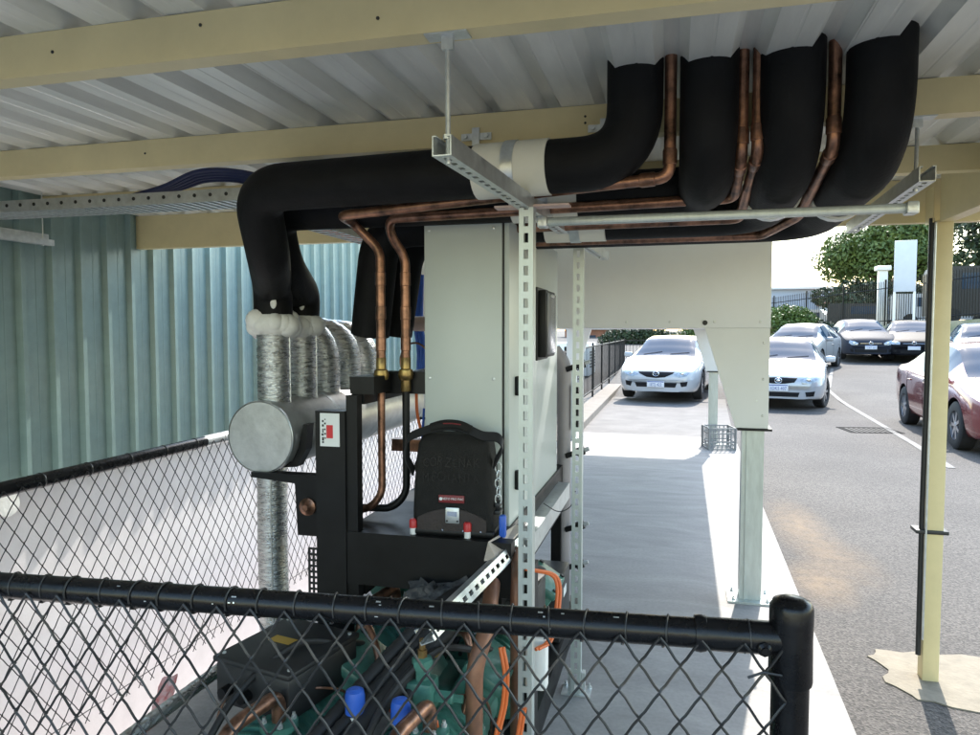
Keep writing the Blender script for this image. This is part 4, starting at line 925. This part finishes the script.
    if style == 'mazda':
        hl = [(.38, .60), (.50, .55), (.66, .575), (.72, .66), (.66, .715), (.52, .68)]
        grl = [(-.40, .665), (.40, .665), (.36, .62), (.20, .545), (0, .525), (-.20, .545), (-.36, .62)]
        low = [(-.46, .425), (.46, .425), (.42, .325), (-.42, .325)]; fog = [(.52, .44), (.68, .46), (.66, .36), (.55, .34)]; pz = .39
    elif style == 'sedan':
        hl = [(.40, .615), (.44, .53), (.62, .54), (.72, .63), (.70, .70), (.55, .685)]
        grl = [(-.36, .655), (.36, .655), (.30, .56), (.12, .53), (-.12, .53), (-.30, .56)]
        low = [(-.40, .36), (.40, .36), (.37, .27), (-.37, .27)]; fog = [(.50, .37), (.68, .39), (.66, .29), (.52, .28)]; pz = .445
    elif style == 'hatch':
        hl = [(.40, .61), (.42, .545), (.62, .55), (.70, .62), (.66, .71), (.50, .665)]
        grl = [(-.37, .62), (.37, .62), (.39, .56), (-.39, .56)]
        low = [(-.52, .40), (.52, .40), (.50, .28), (-.50, .28)]; fog = [(.55, .40), (.66, .41), (.64, .31), (.55, .29)]; pz = .46
    else:
        hl = [(.42, .65), (.43, .565), (.66, .57), (.72, .64), (.68, .695), (.52, .68)]
        grl = [(-.30, .64), (.30, .64), (.27, .57), (-.27, .57)]
        low = [(-.42, .36), (.42, .36), (.40, .27), (-.40, .27)]; fog = [(.52, .38), (.64, .39), (.63, .32), (.53, .31)]; pz = .45
    for P in (hl, mir(hl)):
        h_ = patch('headlight', P, M_lamp, .006)
        cx = sum(p[0] for p in P) / len(P); cz = sum(p[1] for p in P) / len(P); c = hit(cx * .97, cz - .005, .008)
        MB().ball(c, (.045, .02, .042), 12, 6).build('lens', M_chrome, h_)
    gr_ = patch('grille', grl, M_grille, .005); patch('lower_intake', low, M_grille, .005)
    for P in (fog, mir(fog)): patch('fog_recess', P, M_grille, .005)
    if style in ('hatch', 'plain'):
        for z in (.58, .60): patch('grille_bar', [(-.34, z + .004), (.34, z + .004), (.34, z - .004), (-.34, z - .004)], M_chrome if z > .59 else M_dk, .012, 2, gr_)
    # emblem
    ez = sum(p[1] for p in grl) / len(grl) + (.02 if style == 'mazda' else .01); c = hit(0, ez, .012)
    e = MB().tube([(c.x + .065 * math.cos(q), c.y, c.z + .05 * math.sin(q)) for q in np.linspace(0, 2 * PI, 24)], .009, 8).build('emblem', M_chrome, root)
    if style == 'mazda':
        MB().tube([(c.x - .06, c.y, c.z + .018), (c.x - .03, c.y, c.z + .012), (c.x, c.y, c.z - .022), (c.x + .03, c.y, c.z + .012), (c.x + .06, c.y, c.z + .018)], .007, 6).build('emblem_wing', M_chrome, e)
    elif style == 'hatch':
        MB().tube([(c.x - .035, c.y, c.z + .03), (c.x - .018, c.y, c.z - .03), (c.x, c.y, c.z + .005), (c.x + .018, c.y, c.z - .03), (c.x + .035, c.y, c.z + .03)], .006, 6).build('emblem_wing', M_chrome, e)
    elif style == 'sedan':
        MB().ball((c.x, c.y, c.z), (.04, .008, .03), 10, 6).build('emblem_wing', M_chrome, e)
    c = hit(0, pz, .02); pl_ = MB().rbox((0, c.y, pz), (.375, .012, .135), .004).build('number_plate', M_plate, root)
    MB().bb((-.18, c.y - .0075, pz + .045), (.18, c.y - .0062, pz + .062)).build('plate_band', M_plblue, pl_)
    if plate: text('plate_lettering', plate, .095, M_plblue, pl_, (0, c.y - .0075, pz - .012), (R(90), 0, 0), xs=.8)
    # bonnet shut line, mirrors, door handles, wipers
    for s in (-1, 1):
        y = sp['side'][0] - L / 2 + .10; z = .98
        mm = MB().rbox((s * (W + .07), y, z), (.20, .10, .13), .035, 3).build('mirror', paint, root)
        MB().rbox((s * (W - .03), y + .01, z - .05), (.12, .04, .03), .008).build('mirror_arm', M_grille, mm)
        for yd in (2.35, 3.30):
            h = bvh.ray_cast(Vector((s * 2, yd - L / 2, .80)), Vector((-s, 0, 0)))
            if h[0] is not None: MB().rbox(h[0] + Vector((s * .012, 0, 0)), (.025, .17, .025), .008).build('door_handle', paint, root)
        # door seams
        for yd in (1.42, 2.48, 3.45):
            P = []
            for z in np.linspace(.30, .92, 8):
                h = bvh.ray_cast(Vector((s * 2, yd - L / 2, z)), Vector((-s, 0, 0)))
                if h[0] is not None: P.append(h[0] + Vector((s * .0005, 0, 0)))
            if len(P) > 2: MB().tube(P, .004, 5).build('door_seam', M_grille, root)
    for s in (-.60, .60):
        P = []
        for yy in np.linspace(.16, sp['cowl'] + .02, 9):
            h = bvh.ray_cast(Vector((s * (.86 + .14 * yy), yy - L / 2, 3)), Vector((0, 0, -1)))
            if h[0] is not None: P.append(h[0] + Vector((0, 0, .001)))
        if len(P) > 2: MB().tube(P, .005, 5).build('bonnet_seam', M_grille, root)
    for s in (-.5, .12):
        P = []
        for k in range(7):
            x = s + k * .07; yy = sp['cowl'] + .05 + k * .018 - L / 2
            h = bvh.ray_cast(Vector((x, yy, 3)), Vector((0, 0, -1)))
            if h[0] is not None: P.append(h[0] + Vector((0, -.005, .008)))
        if len(P) > 2: MB().tube(P, .006, 5).build('wiper', M_grille, root)
    if roofrack:
        for yy in (2.3, 3.0):
            MB().tube([(-.62, yy - L / 2, 1.50), (-.5, yy - L / 2, 1.55), (.5, yy - L / 2, 1.55), (.62, yy - L / 2, 1.50)], .018, 8).build('roof_bar', M_grille, root)
    # wheels
    RY = Matrix.Rotation(PI / 2, 3, 'Y')
    for yi, yw in enumerate(sp['wheels']):
        for s in (-1, 1):
            wh = link('wheel', None, root, loc=(s * (W - .11), yw - L / 2, wR)); wh.rotation_euler = (0, 0, wheelrot if yi == 0 else 0)
            MB().lathe([(.20, -.10), (.30, -.105), (wR, -.085), (wR + .004, 0), (wR, .085), (.30, .105), (.215, .10), (.20, .06)], (0, 0, 0), 28, RY, cap=False).build('tyre', M_tyre, wh)
            rm = MB(); rm.lathe([(.212, -.09), (.205, -.02), (.205, .02), (.212, .09)], (0, 0, 0), 24, RY, cap=False)
            rm.lathe([(.045, .055), (.045, .09), (.02, .095)], (0, 0, 0), 14, RY if s > 0 else Matrix.Rotation(-PI / 2, 3, 'Y'))
            for k in range(7):
                q = 2 * PI * k / 7; d = Vector((0, math.cos(q), math.sin(q)))
                rm.box(Vector((s * .075, 0, 0)) + d * .125, (.025, .18, .045), Matrix.Rotation(q, 3, 'X'))
            rm.build('rim', M_rim, wh)
            MB().lathe([(.02, -.01), (.2, -.01), (.2, .01), (.02, .01)], (s * .02, 0, 0), 20, RY).build('brake_disc', M_grille, wh)
    return root
def paint(name, c, metal=0., rough=.25): return mat(name, c, rough, metal, coat=1.)
P_white = paint('paint_white', (.46, .47, .49)); P_white2 = paint('paint_silver_white', (.43, .45, .48), .1)
P_grey = mat('paint_graphite', (.03, .034, .047), .62, 0, spec=.12); P_charc = mat('paint_charcoal', (.30, .305, .32), .4, .3)
P_black = mat('paint_black', (.008, .008, .011), .6, spec=.12); P_red = paint('paint_red', (.20, .030, .032), .2); P_silver = paint('paint_silver', (.55, .57, .60), .6)
P_blue = paint('paint_pale_blue', (.25, .33, .42), .5)
def at(front, a, L): return (front[0] + math.sin(a) * L / 2, front[1] + math.cos(a) * L / 2)
a = R(9); car('white sedan parked beside the black railing, facing the camera', SEDAN, P_white, at((-.40, 16.1), a, 4.72), a, 'mazda', plate='1ETJ 422')
a = R(10); car('white sedan half hidden behind the near cooler leg', SEDAN, P_white2, at((2.03, 15.4), a, 4.72), a, 'sedan', plate='1DKS 407', wheelrot=R(-14))
a = R(22); car('silver grey small car parked directly behind the half hidden white sedan', HATCH, P_charc, at((3.25, 23.4), a, 4.22), a, 'plain')
a = R(3); car('dark graphite hatchback parked in front of the fence', HATCH, P_grey, at((6.65, 27.6), a, 4.22), a, 'hatch', plate='1DBT 660')
a = R(12); car('black car showing just left of the cream post', SEDAN, P_black, at((7.95, 27.4), a, 4.72), a, 'plain')
a = R(3); car('red sedan at right edge, crossing behind the cream post', SEDAN, P_red, (4.66, 12.35), a, 'plain')
a = R(62); car('silver wagon with dark roof bars behind the red sedan', HATCH, P_silver, (9.2, 20.0), a, 'plain', roofrack=True)
a = R(14); car('pale blue car far right behind the silver wagon', HATCH, P_blue, (9.35, 25.6), a, 'plain')

# ================================================================== RAILING BESIDE THE SEDAN
ra = thing('railing', 'black steel pool style railing beside the white sedan', 'railing')
for z in (1.14, .16):
    MB().bb((-1.80, 9.9, z), (-1.765, 26.5, z + .03)).build('rail', M_blk, ra)
rp = MB().bb((-.02, -.02, 0), (.02, .02, 1.22)).mesh('post'); rp.materials.append(M_blk)
bl = MB().bb((-.007, -.007, .19), (.007, .007, 1.14)).mesh('baluster'); bl.materials.append(M_blk)
for k in range(9): part('post', rp, ra, (-1.782, 9.9 + k * 2.07, .02))
for k in range(int(16.5 / .22)): part('baluster', bl, ra, (-1.782, 10.0 + k * .22, 0))
MB().bb((-1.76, 26.3, 1.12), (4.0, 26.34, 1.16)).bb((-1.76, 26.3, .30), (4.0, 26.34, .34)).build('cross_rail', M_blk, ra)
for k in range(47): part('baluster', bl, ra, (-1.70 + k * .12, 26.32, .1))
# plant boxes behind the railing
for i, (x, y, d, lab) in enumerate(((-3.0, 15.0, (1.3, 1.6, 1.0), 'low grey plant box behind the near end of railing'), (-3.2, 18.5, (1.4, 1.6, .9), 'low grey plant box midway behind the railing'), (-3.1, 22.5, (1.2, 1.8, 1.0), 'low grey plant box behind the far end of railing'))):
    t = thing('plant_box', lab, 'plant box', (x, y, gz(y)), group='grey boxes behind the railing')
    MB().rbox((0, 0, d[2] / 2), d, .03).build('casing', M_shed if i == 1 else M_cool, t)
    for k in range(6): MB().bb((d[0] / 2, -d[1] * .35, .25 + k * .09), (d[0] / 2 + .02, d[1] * .35, .29 + k * .09)).build('louvre', M_dk, t)
    MB().bb((-.15, -d[1] / 2 - .015, .3), (.15, -d[1] / 2, .7)).build('vent', M_dk, t)

# ================================================================== FAR FENCE, HEDGES, TREES
pf = thing('palisade_fence', 'black steel picket fence along the back of the car park', 'fence')
A_, B_ = Vector((4.0, 45)), Vector((13.5, 30)); dv = B_ - A_; Lp = dv.length; dv.normalize()
pm = MB(); pm.bb((-.013, -.013, 0), (.013, .013, 2.0)); pm.lathe([(.018, 2.0), (.018, 2.02), (.003, 2.09)], seg=4); pale = pm.mesh('pale'); pale.materials.append(M_blk)
pom = MB().bb((-.035, -.035, -.3), (.035, .035, 2.15)).mesh('post'); pom.materials.append(M_blk)
gb = lambda q: 1.15 + .95 * q / Lp
nP = int(Lp / .125)
for k in range(nP):
    q = k * .125; p = A_ + dv * q
    part('pale', pale, pf, (p.x, p.y, gb(q) + .12 * math.sin(PI * ((q / 2.5) % 1)) if q > 10 else gb(q)))
for k in range(8): p = A_ + dv * (k * 2.5); part('post', pom, pf, (p.x, p.y, gb(k * 2.5)))
an = math.atan2(dv.y, dv.x)
for z in (.25, 1.75):
    a0, b0 = A_, B_; MB().tube([(a0.x, a0.y, gb(0) + z), (b0.x, b0.y, gb(Lp) + z)], .022, 6).build('rail', M_blk, pf)
bank = MB(); cr = []
for q in np.linspace(-2, Lp + 3, 12):
    p = A_ + dv * q; nrm = Vector((-dv.y, dv.x)); 
    if nrm.x > 0: nrm = -nrm
    z0 = max(gb(q), gz(p.y)); e = p + nrm * 1.6; f = p - nrm * 40
    cr += [(e.x, e.y, gz(e.y) - .05), (p.x + nrm.x * .6, p.y + nrm.y * .6, z0), (f.x, f.y, z0 - 1.2)]
bank.add(cr, [(3 * i + j, 3 * i + 3 + j, 3 * i + 4 + j, 3 * i + 1 + j) for i in range(11) for j in range(2)])
bank.build('embankment', mat('dry_verge', (.30, .26, .19), .95, col2=(.16, .17, .08), vscale=1.5), kind='structure', label='raised dry verge behind the car park')
def leaves(n, c, rad, size, seed, lump=.35, nl=16, flat=.5):
    r = np.random.default_rng(seed); c = np.array(c, float); rad = np.array(rad, float)
    d = r.normal(size=(nl, 3)); d /= np.linalg.norm(d, axis=1)[:, None]; d[:, 2] = np.abs(d[:, 2]) * 1.0 - .25
    lc = d * r.uniform(.45, .85, (nl, 1)); lr = r.uniform(lump * .7, lump * 1.25, nl)
    k = r.integers(0, nl, n); e = r.normal(size=(n, 3)); e /= np.linalg.norm(e, axis=1)[:, None]
    p = lc[k] + e * (lr[k] * r.uniform(.75, 1.05, n))[:, None]
    p = c + p * rad
    u = r.normal(size=(n, 3)); u /= np.linalg.norm(u, axis=1)[:, None]
    nn = e + r.normal(size=(n, 3)) * .7; v = np.cross(nn, u); v /= np.linalg.norm(v, axis=1)[:, None]; u = np.cross(v, nn); u /= np.linalg.norm(u, axis=1)[:, None]
    s = size * r.uniform(.6, 1.3, (n, 1)); u = u * s; v = v * s * flat
    V = np.stack([p - u, p + v, p + u, p - v], 1).reshape(-1, 3)
    F = np.arange(n * 4).reshape(n, 4)
    me = bpy.data.meshes.new('crown'); me.vertices.add(n * 4); me.vertices.foreach_set('co', V.ravel()); me.loops.add(n * 4); me.loops.foreach_set('vertex_index', F.ravel())
    me.polygons.add(n); me.polygons.foreach_set('loop_start', np.arange(0, n * 4, 4)); me.polygons.foreach_set('loop_total', np.full(n, 4)); me.update(); me.validate(); return me, c + lc * rad
def tree(label, base, c, rad, n, size, seed, m=M_leaf, nl=18, lump=.36, group='trees beyond the fence', name='tree', cat='tree', tr=.25):
    t = thing(name, label, cat, base, 0, group); c = np.array(c) - np.array(base)
    me, tips = leaves(n, c, rad, size, seed, lump, nl); me.materials.append(m); link('crown', me, t)
    tk_ = MB(); top = Vector(c) - Vector((0, 0, rad[2] * .5)); tk_.tube([(0, 0, -.3), (.05, 0, top.z * .5), top], [tr, tr * .8, tr * .6], 10)
    for q in tips[::2]: tk_.tube([top, (top + Vector(q)) / 2 + Vector((0, 0, .1)), Vector(q)], [tr * .45, tr * .3, tr * .12], 6)
    tk_.build('trunk', M_bark, t); return t
tree('large leafy green tree left of the sign panel', (12.6, 52, 1.0), (13.4, 52, 6.1), (3.8, 3.0, 3.6), 20000, .15, 3, nl=34, lump=.36)
tree('tall dark tree rising behind the sign panel', (17.0, 54, 1.0), (16.8, 54, 9.2), (3.6, 3.2, 4.4), 16000, .17, 5, nl=28)
tree('dark tree right of the cream post', (17.6, 42, 1.2), (17.6, 42, 5.6), (4.4, 3.2, 4.4), 20000, .15, 9, M_leaf3, nl=24)
tree('grey-green low tree under the large leafy crown', (11.4, 47.5, 1.0), (11.4, 47.5, 3.3), (3.0, 1.6, 1.6), 9000, .13, 12, M_leaf3, nl=18, tr=.12)
def bush(label, c, rad, n, size, seed, m): return tree(label, (c[0], c[1], max(gz(c[1]), c[2] - rad[2])), c, rad, n, size, seed, m, 22, .42, 'hedge bushes by the fence', 'bush', 'bush', .06)
bush('bright green rounded bush behind the grey small car', (4.85, 33.5, 1.75), (1.25, 1.0, 1.05), 9000, .065, 21, M_leaf2)
bush('low dark hedge bush left of the graphite hatchback', (6.15, 33.0, 1.25), (.75, .8, .75), 5000, .06, 22, M_leaf3)
bush('low olive bush right of the graphite hatchback', (9.6, 33.8, 1.3), (1.0, .8, .7), 4000, .06, 23, M_leaf2)
bush('dark hedge seen under the cooler above the white sedan', (-1.7, 38, .95), (1.9, 1.0, 1.0), 8000, .08, 24, M_leaf3)
bush('light green hedge seen under the cooler by the far leg', (1.0, 38.5, .9), (1.3, 1.0, 1.0), 6000, .08, 25, M_leaf2)
# far buildings
bh_ = thing('brick_house', 'low red brick house seen under the cooler at left', 'house', (-4.4, 46, 0))
MB().bb((-2.2, -2, -.3), (2.2, 3, 1.55)).build('wall', M_brick, bh_); MB().prism([(-2.5, 1.55), (2.5, 1.55), (1.2, 2.5), (-1.2, 2.5)], 'y', -2.3, 3.3).build('roof', M_cool, bh_)
for x in (-1.2, .6): MB().bb((x, -2.05, .5), (x + .9, -2.0, 1.2)).build('window', M_glass, bh_)
b2 = thing('brick_house', 'red roofed house seen under the cooler at right', 'house', (3.6, 50, .2))
MB().bb((-2.5, -1, -.3), (2.5, 3, 1.3)).build('wall', M_brick, b2); MB().prism([(-2.8, 1.3), (2.8, 1.3), (1.4, 2.3), (-1.4, 2.3)], 'y', -1.3, 3.3).build('roof', M_brick, b2)
sh = thing('warehouse', 'long pale blue warehouse with white eaves beyond the fence', 'warehouse', (9.5, 66, 1.0))
MB().bb((-7, 0, 0), (4.2, 9, 4.0)).build('wall', M_shed, sh); MB().prism([(-7.3, 4.0), (4.5, 4.0), (4.5, 4.18), (-7.3, 4.18)], 'y', -.4, 9.4).build('roof', M_whitep, sh)
for k in range(5): MB().bb((-6.4 + k * 2.1, -.06, .0), (-5.0 + k * 2.1, -.01, 1.9)).build('roller_door', M_dk if k % 2 else M_cool, sh)
g2 = thing('warehouse', 'pale grey gabled warehouse right of the blue one', 'warehouse', (15.0, 60, 1.0))
MB().prism([(-3.2, 0), (4, 0), (4, 3.2), (1.2, 4.3), (-3.2, 2.6)], 'y', 0, 8).build('wall', M_cool, g2)
MB().add([(-3.4, -.3, 2.55), (1.2, -.3, 4.36), (1.2, 8.3, 4.36), (-3.4, 8.3, 2.55), (-3.4, -.3, 2.65), (1.2, -.3, 4.46), (1.2, 8.3, 4.46), (-3.4, 8.3, 2.65)], [(0, 1, 2, 3), (7, 6, 5, 4), (0, 4, 5, 1), (1, 5, 6, 2), (2, 6, 7, 3), (3, 7, 4, 0)]).build('roof', M_brick, g2)
# white pillar, sign, vehicles behind the fence
wp = thing('white_pillar', 'slim white pillar with wider cap behind the fence', 'pillar', (9.7, 38.5, 1.0))
MB().rbox((0, 0, 1.7), (.38, .38, 3.4), .02).build('shaft', M_whitep, wp); MB().rbox((0, 0, 3.5), (.62, .62, .22), .03).build('cap', M_whitep, wp)
sg = thing('sign_board', 'tall white sign panel on two slim posts', 'sign', (9.15, 33.0, .7), R(-12))
MB().rbox((0, 0, 3.45), (.80, .10, 2.1), .01).build('panel', M_signw, sg)
for x in (-.36, .36): MB().rbox((x, .0, 1.2), (.09, .09, 2.4), .008).build('post', M_whitep, sg)
def van(label, loc, rz, m, d=(1.8, 4.6, 1.9)):
    t = thing('parked_van', label, 'van', loc, rz, 'vehicles behind the fence')
    x, y, z = d; pr = [(-y / 2, .35), (-y / 2, z * .52), (-y / 2 + .7, z * .58), (-y / 2 + 1.35, z * .98), (y / 2 - .1, z), (y / 2, z * .9), (y / 2, .35)]
    MB().prism(pr, 'x', -x / 2, x / 2).build('body', m, t)
    MB().prism([(-y / 2 + .72, z * .60), (-y / 2 + 1.3, z * .94), (-y / 2 + 1.33, z * .96), (-y / 2 + .74, z * .57)], 'x', -x / 2 + .08, x / 2 - .08).build('windscreen', M_glass, t)
    for s in (-1, 1): MB().bb((s * x / 2, -y / 2 + 1.4, z * .60), (s * (x / 2 + .01), y / 2 - 1.2, z * .88)).build('side_window', M_glass, t)
    for s in (-1, 1):
        for yy in (-y / 2 + .85, y / 2 - .9): MB().lathe([(.1, -.1), (.33, -.1), (.33, .1), (.1, .1)], (s * (x / 2 - .08), yy, .33), 18, Matrix.Rotation(PI / 2, 3, 'Y')).build('wheel', M_tyre, t)
    return t
van('white van parked behind the fence above the green bush', (8.6, 52, 1.0), R(70), P_white)
van('dark car parked behind the fence above the graphite hatchback', (10.6, 44, 1.5), R(75), M_dk, (1.75, 4.4, 1.5))
van('white topped vehicle behind the fence beside the sign', (13.4, 42, 1.7), R(80), P_white, (1.8, 4.8, 1.7))
van('dark vehicle behind the fence right of the cream post', (14.2, 36.0, 1.8), R(80), M_dk, (2.2, 6.5, 2.5))
